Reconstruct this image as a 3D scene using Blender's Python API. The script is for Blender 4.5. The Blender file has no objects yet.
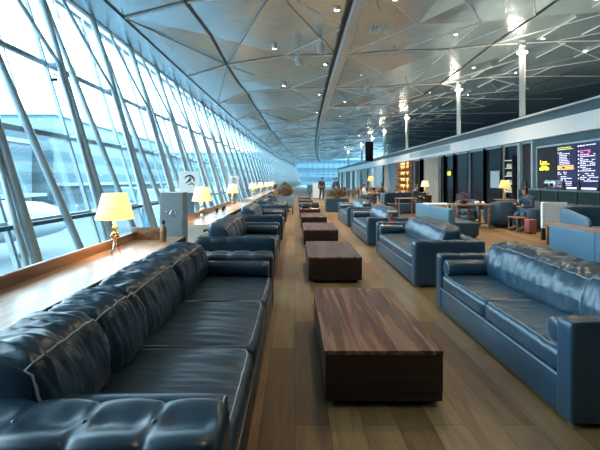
import bpy, bmesh, math, random
from mathutils import Vector, Matrix, noise
PI = math.pi
random.seed(7)
SC = bpy.context.scene
C = SC.collection
H = 1.5

# ------------------------------------------------------------------ materials
def new_mat(name):
    m = bpy.data.materials.new(name); m.use_nodes = True
    nt = m.node_tree
    return m, nt, nt.nodes['Principled BSDF']

def N(nt, t, **kw):
    n = nt.nodes.new(t)
    for k, v in kw.items():
        if k in n.inputs: n.inputs[k].default_value = v
        else: setattr(n, k, v)
    return n

def coords(nt, scale=(1, 1, 1), kind='Object', rot=(0, 0, 0)):
    tc = N(nt, 'ShaderNodeTexCoord'); mp = N(nt, 'ShaderNodeMapping')
    mp.inputs['Scale'].default_value = scale
    mp.inputs['Rotation'].default_value = rot
    nt.links.new(tc.outputs[kind], mp.inputs['Vector'])
    return mp.outputs['Vector']

def ramp(nt, fac, stops):
    r = N(nt, 'ShaderNodeValToRGB')
    el = r.color_ramp.elements
    while len(el) < len(stops): el.new(.5)
    for e, (p, c) in zip(el, stops):
        e.position = p; e.color = (*c, 1)
    nt.links.new(fac, r.inputs['Fac'])
    return r.outputs['Color']

def bump(nt, b, height, strength=.2, dist=.01):
    bp = N(nt, 'ShaderNodeBump'); bp.inputs['Strength'].default_value = strength
    bp.inputs['Distance'].default_value = dist
    nt.links.new(height, bp.inputs['Height']); nt.links.new(bp.outputs['Normal'], b.inputs['Normal'])

def plain(name, col, rough=.5, metal=0., spec=.5, var=.12, scale=6., bmp=.0, coat=0.):
    m, nt, b = new_mat(name)
    v = coords(nt)
    n = N(nt, 'ShaderNodeTexNoise', Scale=scale, Detail=4.)
    nt.links.new(v, n.inputs['Vector'])
    a = tuple(max(0, c * (1 - var)) for c in col); z = tuple(min(1, c * (1 + var)) for c in col)
    nt.links.new(ramp(nt, n.outputs['Fac'], [(.3, a), (.7, z)]), b.inputs['Base Color'])
    b.inputs['Roughness'].default_value = rough; b.inputs['Metallic'].default_value = metal
    b.inputs['Specular IOR Level'].default_value = spec
    b.inputs['Coat Weight'].default_value = coat
    if bmp: bump(nt, b, n.outputs['Fac'], bmp, .004)
    return m

def leather(name, col, rough=.36, folds=.3):
    m, nt, b = new_mat(name)
    v = coords(nt)
    n = N(nt, 'ShaderNodeTexNoise', Scale=3.2, Detail=5., Roughness=.6)
    nt.links.new(v, n.inputs['Vector'])
    nt.links.new(ramp(nt, n.outputs['Fac'], [(.3, tuple(c * .8 for c in col)), (.75, tuple(c * 1.25 for c in col))]), b.inputs['Base Color'])
    v2 = coords(nt, (3, 14, 3))
    w = N(nt, 'ShaderNodeTexNoise', Scale=1.3, Detail=6., Roughness=.55, Distortion=.5)
    nt.links.new(v2, w.inputs['Vector'])
    g = N(nt, 'ShaderNodeTexVoronoi', Scale=260.)
    nt.links.new(v, g.inputs['Vector'])
    mx = N(nt, 'ShaderNodeMath', operation='MULTIPLY_ADD'); mx.inputs[1].default_value = .03
    nt.links.new(g.outputs['Distance'], mx.inputs[0]); nt.links.new(w.outputs['Fac'], mx.inputs[2])
    bump(nt, b, mx.outputs[0], folds, .02)
    b.inputs['Roughness'].default_value = rough
    b.inputs['Specular IOR Level'].default_value = .75; b.inputs['Specular Tint'].default_value = (.78, .92, 1, 1)
    b.inputs['Coat Weight'].default_value = .25; b.inputs['Coat Roughness'].default_value = .3
    return m

def walnut(name, dark, mid, light, rough=.3, coat=.3, axis='Y', scale=1.):
    m, nt, b = new_mat(name)
    s = (11, .55, 11) if axis == 'Y' else ((.7, 7, 7) if axis == 'X' else (7, 7, .7))
    v = coords(nt, tuple(k * scale for k in s))
    n = N(nt, 'ShaderNodeTexNoise', Scale=1.6, Detail=6., Roughness=.5, Distortion=.35)
    nt.links.new(v, n.inputs['Vector'])
    c = ramp(nt, n.outputs['Fac'], [(.33, dark), (.5, mid), (.64, light)])
    nt.links.new(c, b.inputs['Base Color'])
    bump(nt, b, n.outputs['Fac'], .03, .002)
    b.inputs['Roughness'].default_value = rough
    b.inputs['Coat Weight'].default_value = coat; b.inputs['Coat Roughness'].default_value = .15
    return m

def emit(name, col, s):
    m, nt, b = new_mat(name)
    b.inputs['Base Color'].default_value = (*col, 1)
    b.inputs['Emission Color'].default_value = (*col, 1)
    b.inputs['Emission Strength'].default_value = s
    return m

def floor_mat():
    m, nt, b = new_mat('floor_planks')
    v = coords(nt, (1, 1, 1), rot=(0, 0, PI / 2))
    br = N(nt, 'ShaderNodeTexBrick')
    br.offset = .37; br.offset_frequency = 2; br.squash = 1
    br.inputs['Scale'].default_value = 1.0
    br.inputs['Brick Width'].default_value = 1.9; br.inputs['Row Height'].default_value = .21
    br.inputs['Mortar Size'].default_value = .0022; br.inputs['Mortar Smooth'].default_value = .2
    br.inputs['Color1'].default_value = (.16, .11, .05, 1); br.inputs['Color2'].default_value = (.33, .24, .125, 1)
    br.inputs['Mortar'].default_value = (.05, .035, .022, 1)
    br.inputs['Bias'].default_value = -.1
    nt.links.new(v, br.inputs['Vector'])
    v2 = coords(nt, (9, .8, 1))
    n = N(nt, 'ShaderNodeTexNoise', Scale=1.7, Detail=8., Roughness=.65, Distortion=.8)
    nt.links.new(v2, n.inputs['Vector'])
    r = ramp(nt, n.outputs['Fac'], [(.3, (.55, .52, .5)), (.7, (1.25, 1.2, 1.15))])
    mx = N(nt, 'ShaderNodeMix', data_type='RGBA', blend_type='MULTIPLY')
    mx.inputs[0].default_value = .85
    nt.links.new(br.outputs['Color'], mx.inputs[6]); nt.links.new(r, mx.inputs[7])
    nt.links.new(mx.outputs[2], b.inputs['Base Color'])
    rr = N(nt, 'ShaderNodeMapRange'); rr.inputs[3].default_value = .26; rr.inputs[4].default_value = .42
    nt.links.new(n.outputs['Fac'], rr.inputs[0]); nt.links.new(rr.outputs[0], b.inputs['Roughness'])
    bump(nt, b, br.outputs['Fac'], -.25, .002)
    return m

def glass_mat(name, tint, refl=1., rough=.0):
    m = bpy.data.materials.new(name); m.use_nodes = True
    nt = m.node_tree; nt.nodes.clear()
    out = N(nt, 'ShaderNodeOutputMaterial')
    t = N(nt, 'ShaderNodeBsdfTransparent'); t.inputs[0].default_value = (*tint, 1)
    g = N(nt, 'ShaderNodeBsdfGlossy'); g.inputs['Roughness'].default_value = rough
    f = N(nt, 'ShaderNodeFresnel'); f.inputs['IOR'].default_value = 1.45
    # thin-glass reflection with a very faint procedural variation
    v = coords(nt, (.3, .3, .3)); n = N(nt, 'ShaderNodeTexNoise', Scale=1.)
    nt.links.new(v, n.inputs['Vector'])
    mu = N(nt, 'ShaderNodeMath', operation='MULTIPLY'); mu.inputs[1].default_value = refl
    nt.links.new(f.outputs[0], mu.inputs[0])
    mx = N(nt, 'ShaderNodeMixShader')
    nt.links.new(mu.outputs[0], mx.inputs[0]); nt.links.new(t.outputs[0], mx.inputs[1]); nt.links.new(g.outputs[0], mx.inputs[2])
    nt.links.new(mx.outputs[0], out.inputs[0])
    return m

def band_mat(name, c1, c2, scale, rough=.5, axis=2):
    m, nt, b = new_mat(name)
    v = coords(nt)
    s = N(nt, 'ShaderNodeSeparateXYZ'); nt.links.new(v, s.inputs[0])
    mu = N(nt, 'ShaderNodeMath', operation='MULTIPLY'); mu.inputs[1].default_value = scale
    nt.links.new(s.outputs[axis], mu.inputs[0])
    fr = N(nt, 'ShaderNodeMath', operation='FRACT'); nt.links.new(mu.outputs[0], fr.inputs[0])
    nt.links.new(ramp(nt, fr.outputs[0], [(.0, c1), (.42, c1), (.5, c2), (.9, c2)]), b.inputs['Base Color'])
    b.inputs['Roughness'].default_value = rough
    return m

def ceil_mat():
    m, nt, b = new_mat('ceiling_metal')
    v = coords(nt)
    n = N(nt, 'ShaderNodeTexNoise', Scale=.35, Detail=5., Roughness=.5)
    nt.links.new(v, n.inputs['Vector'])
    nt.links.new(ramp(nt, n.outputs['Fac'], [(.3, (.47, .60, .68)), (.7, (.60, .73, .80))]), b.inputs['Base Color'])
    b.inputs['Metallic'].default_value = .72
    b.inputs['Roughness'].default_value = .26
    n2 = N(nt, 'ShaderNodeTexNoise', Scale=.9, Detail=3.)
    nt.links.new(v, n2.inputs['Vector'])
    bump(nt, b, n2.outputs['Fac'], .35, .12)
    return m

ORD = ['first', 'second', 'third', 'fourth', 'fifth', 'sixth', 'seventh', 'eighth', 'ninth', 'tenth', 'eleventh', 'twelfth']
M = {}
M['navy'] = leather('navy_leather', (.008, .032, .060), .36)
M['navy_flat'] = leather('navy_leather_smooth', (.008, .032, .060), .36, .06)
M['blue_flat'] = leather('navy_leather_lit_smooth', (.018, .052, .088), .36, .05)  # smooth version of the navy leather with window light in its colour
M['navy_pipe'] = plain('piping_leather', (.34, .42, .47), .4)
M['blue'] = leather('navy_leather_lit', (.018, .052, .088), .33)  # same navy leather as the left row, window light put into the colour
M['blue_pipe'] = plain('blue_piping', (.2, .27, .32), .35)
M['steelblue'] = plain('steel_blue_leather', (.08, .19, .29), .42, bmp=.1, scale=30)
M['slate'] = plain('slate_leather', (.024, .060, .095), .42, bmp=.1, scale=30)
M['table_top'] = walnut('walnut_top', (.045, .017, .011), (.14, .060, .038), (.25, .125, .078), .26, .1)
M['table_side_shade'] = walnut('walnut_side_shade', (.008, .0035, .003), (.018, .008, .007), (.032, .014, .012), .42, .05, 'X')  # same walnut as the top, with the shade of the sides in its colour
M['plinth'] = plain('plinth_black', (.01, .008, .008), .6)
M['counter'] = walnut('counter_wood', (.30, .17, .10), (.42, .26, .16), (.55, .36, .24), .3, .3, scale=.8)
M['counter_edge'] = walnut('counter_edge_wood', (.16, .085, .045), (.25, .14, .08), (.36, .21, .13), .35, .3)
M['counter_dark'] = plain('counter_dark', (.015, .011, .01), .5)
M['counter_cream'] = plain('counter_cream', (.62, .52, .40), .45)
M['floor'] = floor_mat()
M['ceiling'] = ceil_mat()
M['seam'] = plain('seam_dark', (.05, .06, .07), .5)
M['seam_shadow_soft'] = plain('seam_shadow_soft', (.22, .26, .28), .5)  # for diagonal joints and the painted shadow strips along the ribs
M['rib'] = plain('rib_light', (.78, .84, .86), .4, metal=.0)
M['white_metal'] = plain('white_metal', (.62, .70, .73), .35, var=.04)
M['beam'] = plain('beam_metal', (.52, .57, .59), .4, metal=.3, var=.06)
M['tube'] = plain('steel_tube_paint', (.52, .64, .70), .3, metal=.15, var=.05)
M['mullion'] = plain('mullion_grey', (.34, .43, .48), .4, metal=.1)
M['glass'] = glass_mat('facade_glass', (.84, .95, .98), .3)
M['pane_clear'] = glass_mat('far_glass', (.72, .92, 1.0), .6)
M['glass_end'] = glass_mat('end_glass', (.42, .56, .62), .5)
M['chrome'] = plain('chrome', (.75, .75, .75), .15, metal=1., var=.03)
M['brass'] = plain('brass', (.75, .52, .22), .25, metal=1., var=.1)
M['black'] = plain('black_gloss', (.006, .007, .009), .2, spec=.12, var=.2)
M['matte_black'] = plain('matte_black', (.012, .013, .016), .6)
M['fascia'] = plain('fascia_white', (.88, .93, .94), .4, var=.03, scale=1.)
M['fascia_grey'] = plain('fascia_grey', (.36, .47, .52), .4)
M['wall_slate'] = plain('wall_slate', (.10, .155, .19), .45)
M['wall_dark'] = plain('wall_dark', (.09, .10, .11), .5)
M['blocker_dark'] = plain('light_blocker_dark', (.02, .022, .026), .6)  # near-black surface of the unseen walls that hold back light
M['wall_beige'] = plain('wall_beige', (.32, .29, .25), .6, scale=1.5)
M['white'] = plain('white_laminate', (.88, .91, .92), .4, var=.03)
M['wood_mid'] = walnut('oak_wood', (.14, .08, .045), (.24, .14, .08), (.34, .21, .13), .4, .1, 'X')
M['cyan_glass'] = plain('bar_glass_front', (.02, .045, .045), .15, spec=.2)
M['navy_screen'] = emit('screen_navy', (.012, .014, .06), .3)
M['black_screen'] = emit('screen_black', (.002, .002, .004), .03)
M['txt_yellow'] = emit('text_yellow', (.95, .85, .05), 1.6)
M['txt_white'] = emit('text_white', (.62, .6, .8), .9)
M['txt_pink'] = emit('text_pink', (.8, .15, .4), .9)
M['txt_orange'] = emit('text_orange', (.85, .42, .12), .9)
M['txt_green'] = emit('text_green', (.55, .65, .1), .9)
M['shade_warm'] = None
M['bulb'] = emit('warm_lens', (1., .72, .42), 45.)
M['lens_soft'] = emit('lens_soft', (1., .82, .6), 12.)
M['slot_light'] = emit('slot_light', (.6, .66, .7), .12)
M['skin'] = plain('skin', (.45, .27, .19), .5)
M['hair'] = plain('hair_dark', (.012, .009, .008), .5, bmp=.4, scale=60)
M['jacket_dark'] = plain('jacket_dark', (.025, .03, .04), .8)
M['jacket_navy'] = plain('jacket_navy', (.03, .055, .09), .8)
M['jacket_white'] = plain('jacket_white', (.6, .62, .65), .8)
M['jeans'] = plain('jeans', (.06, .11, .18), .8)
M['shoe'] = plain('shoe_leather', (.2, .18, .16), .6)
M['red'] = plain('red_plastic', (.16, .012, .02), .35)
M['red_bag'] = plain('red_fabric', (.28, .09, .09), .7)
M['paper'] = plain('paper_white', (.75, .78, .8), .6)
M['plant_olive'] = plain('leaf_olive', (.20, .15, .06), .6, var=.4, scale=25)
M['plant_green'] = plain('leaf_green', (.03, .055, .03), .6, var=.4, scale=25)
M['plant_purple'] = plain('petal_purple', (.12, .10, .16), .6, var=.4, scale=25)
M['plant_brown'] = plain('leaf_brown', (.22, .12, .06), .6, var=.4, scale=25)
M['grey_box'] = plain('pedestal_grey', (.30, .35, .38), .35, metal=.3, var=.05)
M['grey_side'] = plain('planter_grey', (.19, .22, .25), .5)
M['poster_blue'] = plain('poster_blue', (.25, .45, .58), .4)
M['apron'] = plain('apron_concrete', (.06, .10, .12), .8, scale=.1)
M['terminal'] = band_mat('terminal_cladding', (.10, .185, .225), (.045, .11, .145), .22)
M['terminal_white'] = plain('terminal_white', (.24, .33, .37), .5)
M['jet'] = plain('aircraft_white', (.26, .33, .36), .4)
M['jet_tail'] = plain('aircraft_teal', (.02, .08, .12), .35)
M['dark_teal'] = plain('vehicle_teal', (.05, .16, .22), .5)
M['shelf_warm'] = emit('shelf_backlight', (.9, .45, .12), 1.1)
M['bottle'] = plain('bottle_amber', (.12, .05, .015), .2)

def shade_mat(name, col, s):
    m, nt, b = new_mat(name)
    v = coords(nt, (1, 1, 1))
    n = N(nt, 'ShaderNodeTexNoise', Scale=60., Detail=2.); nt.links.new(v, n.inputs['Vector'])
    nt.links.new(ramp(nt, n.outputs['Fac'], [(.3, tuple(c * .92 for c in col)), (.7, col)]), b.inputs['Base Color'])
    b.inputs['Roughness'].default_value = .8
    b.inputs['Emission Color'].default_value = (1., .62, .22, 1)
    b.inputs['Emission Strength'].default_value = s
    return m
M['shade_warm'] = shade_mat('lamp_shade_cream', (.88, .78, .48), .75)
M['shade_orange'] = shade_mat('lamp_shade_orange', (.75, .45, .18), .5)

# ------------------------------------------------------------------ helpers
def link(name, me, mat, parent=None, smooth=False, autos=None):
    o = bpy.data.objects.new(name, me); C.objects.link(o)
    mats = mat if isinstance(mat, (list, tuple)) else [mat]
    for k in mats: me.materials.append(M[k] if isinstance(k, str) else k)
    if smooth:
        for p in me.polygons: p.use_smooth = True
    if parent: o.parent = parent
    return o

def obj(name, bm, mat, parent=None, smooth=False):
    me = bpy.data.meshes.new(name)
    bmesh.ops.recalc_face_normals(bm, faces=bm.faces)
    bm.to_mesh(me); bm.free()
    return link(name, me, mat, parent, smooth)

def tag(o, label, cat, group=None, kind=None):
    o['label'] = label; o['category'] = cat
    if group: o['group'] = group
    if kind: o['kind'] = kind
    return o

def thing(name, label, cat, loc=(0, 0, 0), rz=0, group=None):
    o = bpy.data.objects.new(name, None); C.objects.link(o)
    o.empty_display_size = .1
    o.location = loc; o.rotation_euler = (0, 0, rz)
    return tag(o, label, cat, group)

def struct(o):
    o['kind'] = 'structure'; return o

def empty_struct(name, loc=(0, 0, 0)):
    o = bpy.data.objects.new(name, None); C.objects.link(o); o.location = loc
    return struct(o)

def dup(root, loc, rz=None, label=None, group=None):
    r = root.copy(); C.objects.link(r); r.location = loc
    if rz is not None: r.rotation_euler = (0, 0, rz)
    if label: r['label'] = label
    if group: r['group'] = group
    for ch in list(root.children):
        c = ch.copy(); C.objects.link(c); c.parent = r
        for g in list(ch.children):
            d = g.copy(); C.objects.link(d); d.parent = c
    return r

def box(bm, x0, x1, y0, y1, z0, z1, bev=0, seg=2, mi=0):
    vs = [bm.verts.new((x, y, z)) for x in (x0, x1) for y in (y0, y1) for z in (z0, z1)]
    fs = []
    for idx in ((0, 1, 3, 2), (4, 6, 7, 5), (0, 4, 5, 1), (2, 3, 7, 6), (0, 2, 6, 4), (1, 5, 7, 3)):
        f = bm.faces.new([vs[i] for i in idx]); f.material_index = mi; fs.append(f)
    if bev:
        es = list({e for f in fs for e in f.edges})
        bmesh.ops.bevel(bm, geom=es, offset=bev, segments=seg, affect='EDGES', profile=.5)
    return fs

def bx(x0, x1, y0, y1, z0, z1, bev=0, seg=2):
    bm = bmesh.new(); box(bm, x0, x1, y0, y1, z0, z1, bev, seg); return bm

def tube(bm, pts, r, n=8, cap=True, mi=0):
    pts = [Vector(p) for p in pts]; rings = []
    up0 = Vector((0, 0, 1))
    for i, p in enumerate(pts):
        a = pts[max(0, i - 1)]; b = pts[min(len(pts) - 1, i + 1)]
        d = (b - a).normalized()
        up = up0 if abs(d.dot(up0)) < .95 else Vector((0, 1, 0))
        s = d.cross(up).normalized(); t = s.cross(d).normalized()
        rr = r[i] if isinstance(r, (list, tuple)) else r
        rings.append([bm.verts.new(p + (s * math.cos(2 * PI * k / n + PI / n) + t * math.sin(2 * PI * k / n + PI / n)) * rr) for k in range(n)])
    for a, b in zip(rings, rings[1:]):
        for k in range(n):
            f = bm.faces.new((a[k], a[(k + 1) % n], b[(k + 1) % n], b[k])); f.material_index = mi
    if cap:
        bm.faces.new(rings[0][::-1]).material_index = mi; bm.faces.new(rings[-1]).material_index = mi

def tb(pts, r, n=8):
    bm = bmesh.new(); tube(bm, pts, r, n); return bm

def lathe(bm, prof, n=24, c=(0, 0, 0), cap=True):
    rings = [[bm.verts.new((c[0] + r * math.cos(2 * PI * k / n), c[1] + r * math.sin(2 * PI * k / n), c[2] + z)) for k in range(n)] for r, z in prof]
    for a, b in zip(rings, rings[1:]):
        for k in range(n): bm.faces.new((a[k], a[(k + 1) % n], b[(k + 1) % n], b[k]))
    if cap:
        bm.faces.new(rings[0][::-1]); bm.faces.new(rings[-1])

def lt(prof, n=24, c=(0, 0, 0), cap=True):
    bm = bmesh.new(); lathe(bm, prof, n, c, cap); return bm

def cube_grid(nx, ny, nz, fn):
    """closed box surface of grid cells, each point (u,v,w) in [-1,1]^3 mapped by fn"""
    bm = bmesh.new(); cache = {}
    def V(i, j, k):
        key = (i, j, k)
        if key not in cache: cache[key] = bm.verts.new(fn(2 * i / nx - 1, 2 * j / ny - 1, 2 * k / nz - 1))
        return cache[key]
    for i in range(nx):
        for j in range(ny):
            for k in (0, nz): bm.faces.new((V(i, j, k), V(i + 1, j, k), V(i + 1, j + 1, k), V(i, j + 1, k)))
    for i in range(nx):
        for k in range(nz):
            for j in (0, ny): bm.faces.new((V(i, j, k), V(i + 1, j, k), V(i + 1, j, k + 1), V(i, j, k + 1)))
    for j in range(ny):
        for k in range(nz):
            for i in (0, nx): bm.faces.new((V(i, j, k), V(i, j + 1, k), V(i, j + 1, k + 1), V(i, j, k + 1)))
    return bm

def pnorm(u, v, w, p):
    n = (abs(u) ** p + abs(v) ** p + abs(w) ** p) ** (1 / p)
    return (u / n, v / n, w / n)

def fold(y, a, b, seed):
    n = noise.noise(Vector((y * 17 + seed + a * 3, a * 3.5, b * 3.5 + seed)))
    m = noise.noise(Vector((y * 6 + seed, a * 2, b * 2 - seed)))
    g = noise.noise(Vector((y * 34 - seed + b * 6, a * 5, b * 5)))
    return (1 - abs(n) * 2.6) * .7 + (1 - abs(g) * 3) * .28 + m * .7

# ------------------------------------------------------------------ sofa
def back_cushion(parent, x0, x1, y0, y1, z0, z1, mat, pipe, seed, amp, lod):
    cx, cy, cz = (x0 + x1) / 2, (y0 + y1) / 2, (z0 + z1) / 2
    hx, hy, hz = (x1 - x0) / 2, (y1 - y0) / 2, (z1 - z0) / 2
    def fn(u, v, w):
        q = (abs(u) ** 3.6 + abs(w) ** 3.6) ** (1 / 3.6); q = max(q, 1e-6)
        m_ = max(abs(u), abs(w)); k0 = (m_ / q if m_ > 0 else 1); u1, w1 = u * (1 + (k0 - 1) * m_), w * (1 + (k0 - 1) * m_)
        e_ = 1 - .16 * abs(v) ** 9
        a, c = u1 * e_, w1 * (1 - .10 * abs(v) ** 9); b = v * (1 - .05 * m_ ** 6)
        x = a * hx * (1.03 + .16 * (1 - b * b) * (1 if a > 0 else .2)); y = b * hy * 1.05; z = c * hz * 1.06
        z += .035 * (1 - b * b) * max(0, c)                       # crown
        x -= .07 * c * (1 if c > 0 else .3)                        # lean
        f = fold(y + cy, x, z, seed)
        e = max(abs(b), 0) ** 2
        k = amp * f * (.55 + .55 * max(0, c) + .3 * e)
        x += k * a * .9; z += k * max(0, c) * 1.1
        return (cx + x, cy + y, cz + z)
    n = 16 if lod else 64
    o = obj('back_cushion', cube_grid(n // 2, n, n // 2 + 4, fn), mat, parent, True)
    pts = [fn(1, -1, -.5 + 1.5 * t / 6) for t in range(6)] + [fn(1, -1 + 2 * t / 24, 1) for t in range(25)] + [fn(1, 1, 1 - 1.5 * t / 6) for t in range(1, 7)]
    obj('piping', tb([(p[0] + .003, p[1], p[2] + .003) for p in pts], .0058, 6), pipe, o, True)

def seat_cushion(parent, x0, x1, y0, y1, z0, z1, mat, pipe, seed, amp, lod):
    cx, cy, cz = (x0 + x1) / 2, (y0 + y1) / 2, (z0 + z1) / 2
    hx, hy, hz = (x1 - x0) / 2, (y1 - y0) / 2, (z1 - z0) / 2
    def fn(u, v, w):
        a, b, c = pnorm(u, v, w, 13)
        x = a * hx * 1.015; y = b * hy * 1.02; z = c * hz
        if c > 0: z += .022 * (1 - a ** 4) * (1 - b ** 6) * c
        if a > .6: x += .010 * (1 - (c) ** 2) * (a - .6) / .4
        f = fold((y + cy) * .55, x * .5, z, seed)
        z += amp * f * max(0, c) * .7
        return (cx + x, cy + y, cz + z)
    n = 14 if lod else 60
    o = obj('seat_cushion', cube_grid(n, n, 6, fn), mat, parent, True)
    pts = [fn(1, -1 + 2 * t / 20, 1) for t in range(21)]
    pts = [fn(-1 + 2 * t / 12, -1, 1) for t in range(12)] + pts + [fn(1 - 2 * t / 12, 1, 1) for t in range(1, 13)]
    obj('piping', tb([(p[0], p[1], p[2] + .002) for p in pts], .004, 6), pipe, o, True)

def tufted(parent, name, x0, x1, y0, y1, z0, z1, mat, n_tuft, along, puff, lod, rnd=.05):
    cx, cy, cz = (x0 + x1) / 2, (y0 + y1) / 2, (z0 + z1) / 2
    hx, hy, hz = (x1 - x0) / 2, (y1 - y0) / 2, (z1 - z0) / 2
    def fn(u, v, w):
        hmin = rnd
        # rounded box
        px, py, pz = u * hx, v * hy, w * hz
        ix, iy, iz = [max(-h + hmin, min(h - hmin, p)) for p, h in ((px, hx), (py, hy), (pz, hz))]
        d = Vector((px - ix, py - iy, pz - iz))
        if d.length > 1e-6:
            # cube-to-sphere on the corner region
            m = max(abs(d.x), abs(d.y), abs(d.z)); d = d.normalized() * m
        x, y, z = ix + d.x, iy + d.y, iz + d.z
        if w > .3 and n_tuft:
            s = (u if along == 'x' else v) * .5 + .5
            t = (v if along == 'x' else u)
            ph = abs(math.sin(PI * s * n_tuft)) ** .55
            dist = (1 - ph)
            dimple = math.exp(-((t / .45) ** 2)) * math.exp(-(dist / .5) ** 2)
            k = (w - .3) / .7
            z += k * (puff * ph * (1 - .55 * t * t) - puff * 1.3 * dimple)
            # puffs swell outward slightly over the sides
            if along == 'x': y += k * .012 * v * ph
            else: x += k * .012 * u * ph
        return (cx + x, cy + y, cz + z)
    a = 12 if lod else 8
    ln = max(8, n_tuft * a) if not lod else max(6, n_tuft * 6)
    w_ = 8 if lod else 18
    nx, ny = (ln, w_) if along == 'x' else (w_, ln)
    if not lod:
        if along == 'x': nx = n_tuft * 16
        else: ny = n_tuft * 14
    o = obj(name, cube_grid(nx, ny, 10 if lod else 22, fn), mat, parent, True)
    if n_tuft:
        for i in range(1, n_tuft):
            s = i / n_tuft * 2 - 1
            px, py, pz = fn(s, 0, 1) if along == 'x' else fn(0, s, 1)
            if i == 1: bt_ = obj('button', lt([(.013, 0), (.012, .004), (.005, .008)], 12), mat, o, True)
            else: bt_ = bt_.copy(); C.objects.link(bt_)
            bt_.location = (px, py, pz - .001)
    return o

def make_sofa(label, group, L, D, seats, backs, armw, mat, pipe, amp, lod=False, tuft=5, backtuft=True, dark=None):
    """local: x 0 = back, x D = front, y along the length"""
    t = thing('sofa', label, 'sofa', group=group)
    h = L / 2
    flat = mat + '_flat'
    obj('base', bx(.04, D - .012, -h + armw * .8, h - armw * .8, .028, .275, .012, 3), flat, t, True)
    obj('front_rail', bx(D - .03, D - .004, -h + armw, h - armw, .264, .275, .004, 2), pipe if mat == 'blue' else mat + '_flat', t, True)
    n = seats
    for i in range(1, n):
        y = -h + armw + (L - 2 * armw) * i / n
        obj('panel_seam', bx(D - .0125, D - .0105, y - .003, y + .003, .06, .262), 'seam', t)
    for s in (-1, 1):
        y0, y1 = (-h, -h + armw) if s < 0 else (h - armw, h)
        tufted(t, 'armrest', .0, D, y0, y1, .025, .64, flat, tuft, 'x', .03 if armw > .25 else .018, lod, .045 if armw > .15 else .022)
        yc = (-h + armw + .088) if s < 0 else (h - armw - .088)
        bm = bmesh.new()
        xs = [(.5, .05), (.505, .075), (.52, .086), (.7, .088), (D - .12, .088), (D - .055, .086), (D - .04, .075), (D - .035, .05)]
        tube(bm, [(x, yc, .52) for x, r in xs], [r for x, r in xs], 18)
        b = obj('bolster', bm, flat, t, True)
        bm = bmesh.new()
        tube(bm, [(D - .042, yc + .079 * math.cos(a * PI / 12), .52 + .079 * math.sin(a * PI / 12)) for a in range(25)], .004, 6, False)
        obj('piping', bm, pipe, b, True)
    tufted(t, 'back_frame', .0, .2, -h + armw * .9, h - armw * .9, .025, .64, flat, int(L / .26) if backtuft else 0, 'y', .03, lod, .06)
    seed = random.random() * 50
    for i in range(seats):
        y0 = -h + armw + (L - 2 * armw) * i / seats; y1 = -h + armw + (L - 2 * armw) * (i + 1) / seats
        seat_cushion(t, .19, D - .022, y0 + .004, y1 - .004, .272, .425, mat, pipe, seed + i * 3.1, amp * .55, lod)
    if isinstance(backs, int):
        w = (L - 2 * armw) / backs
        backs = [(-h + armw + w * i, -h + armw + w * (i + 1)) for i in range(backs)]
    for i, (a, b) in enumerate(backs):
        back_cushion(t, .19, .52, a + .004, b - .004, .425, .77, mat, pipe, seed + i * 5.7, amp, lod)
    for sx in (.07, D - .07):
        for sy in (-h + .07, h - .07):
            obj('foot', bx(sx - .025, sx + .025, sy - .025, sy + .025, 0, .035, .004, 2), 'chrome', t)
    return t

# left row (faces right, back to the window counter)
GL = 'dark blue leather sofas in the row along the window counter'
s1 = make_sofa('long dark navy tufted leather sofa nearest the camera, backed against the wooden window counter', GL,
               3.74, 1.25, 3, [(-1.55, -.96), (-.96, -.42), (-.42, .40), (.40, .94), (.94, 1.55)], .31, 'navy', 'navy_pipe', .022, False, 5)
s1.location = (-1.5, 3.23, 0)
s2 = make_sofa('second sofa of the left row, dark navy leather, right behind the longest one', GL, 2.35, 1.2, 2, 4, .2, 'navy', 'navy_pipe', .018, True, 5)
s2.location = (-1.5, 7.5, 0)
for y, lab in ((11.55, 'third dark navy leather sofa of the left row, beside the second window counter'),
               (15.9, 'fourth dark navy leather sofa of the left row, just before the grey planter'),
               (20.9, 'farthest dark navy leather sofa of the left row, beyond the grey planter')):
    dup(s2, (-1.5, y, 0), 0, lab)
# right row (faces left)
GR = 'blue leather sofas in the row right of the coffee tables'
r1 = make_sofa('blue leather two-seat sofa at the right edge, nearest of the right row', GR,
               2.43, 1.0, 2, [(-1.075, .58), (.58, 1.075)], .14, 'blue', 'blue_pipe', .022, False, 4, True)
r1.location = (2.65, 3.765, 0); r1.rotation_euler = (0, 0, PI)
r2 = make_sofa('second blue leather sofa of the right row, with a side table behind its far end', GR, 2.8, 1.0, 1, [(-.95, .95)], .14, 'blue', 'blue_pipe', .022, True, 4, True)
r2.location = (2.66, 7.32, 0); r2.rotation_euler = (0, 0, PI)
dup(r2, (2.64, 11.05, 0), PI, 'third blue leather sofa of the right row, past the red cup')
dup(r2, (2.64, 14.75, 0), PI, 'fourth and farthest blue leather sofa of the right row, before the box planter')

# ------------------------------------------------------------------ coffee tables
GT = 'walnut block coffee tables down the middle aisle'
ct = thing('coffee_table', 'large walnut block coffee table nearest the camera', 'coffee table', (.585, 3.6, 0), 0, GT)
obj('plinth', bx(-.32, .32, -.73, .73, 0, .045), 'plinth', ct)
obj('lower_panel', bx(-.385, .385, -.808, .808, .045, .105, .003), 'table_side_shade', ct)
obj('body', bx(-.387, .387, -.81, .81, .109, .352, .002), 'table_side_shade', ct)
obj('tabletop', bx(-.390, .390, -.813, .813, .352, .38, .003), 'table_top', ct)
ords = ['second walnut coffee table from the camera, between the second sofas', 'third walnut coffee table from the camera in the middle aisle',
        'fourth walnut coffee table from the camera in the middle aisle', 'fifth walnut coffee table, with black bags lying on it',
        'sixth walnut coffee table, just beyond the one with black bags', 'seventh walnut coffee table, second beyond the one with black bags',
        'farthest walnut coffee table at the end of the aisle']
for i, l in enumerate(ords):
    dup(ct, (.585, 3.6 + 3.375 * (i + 1), 0), 0, l)

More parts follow.
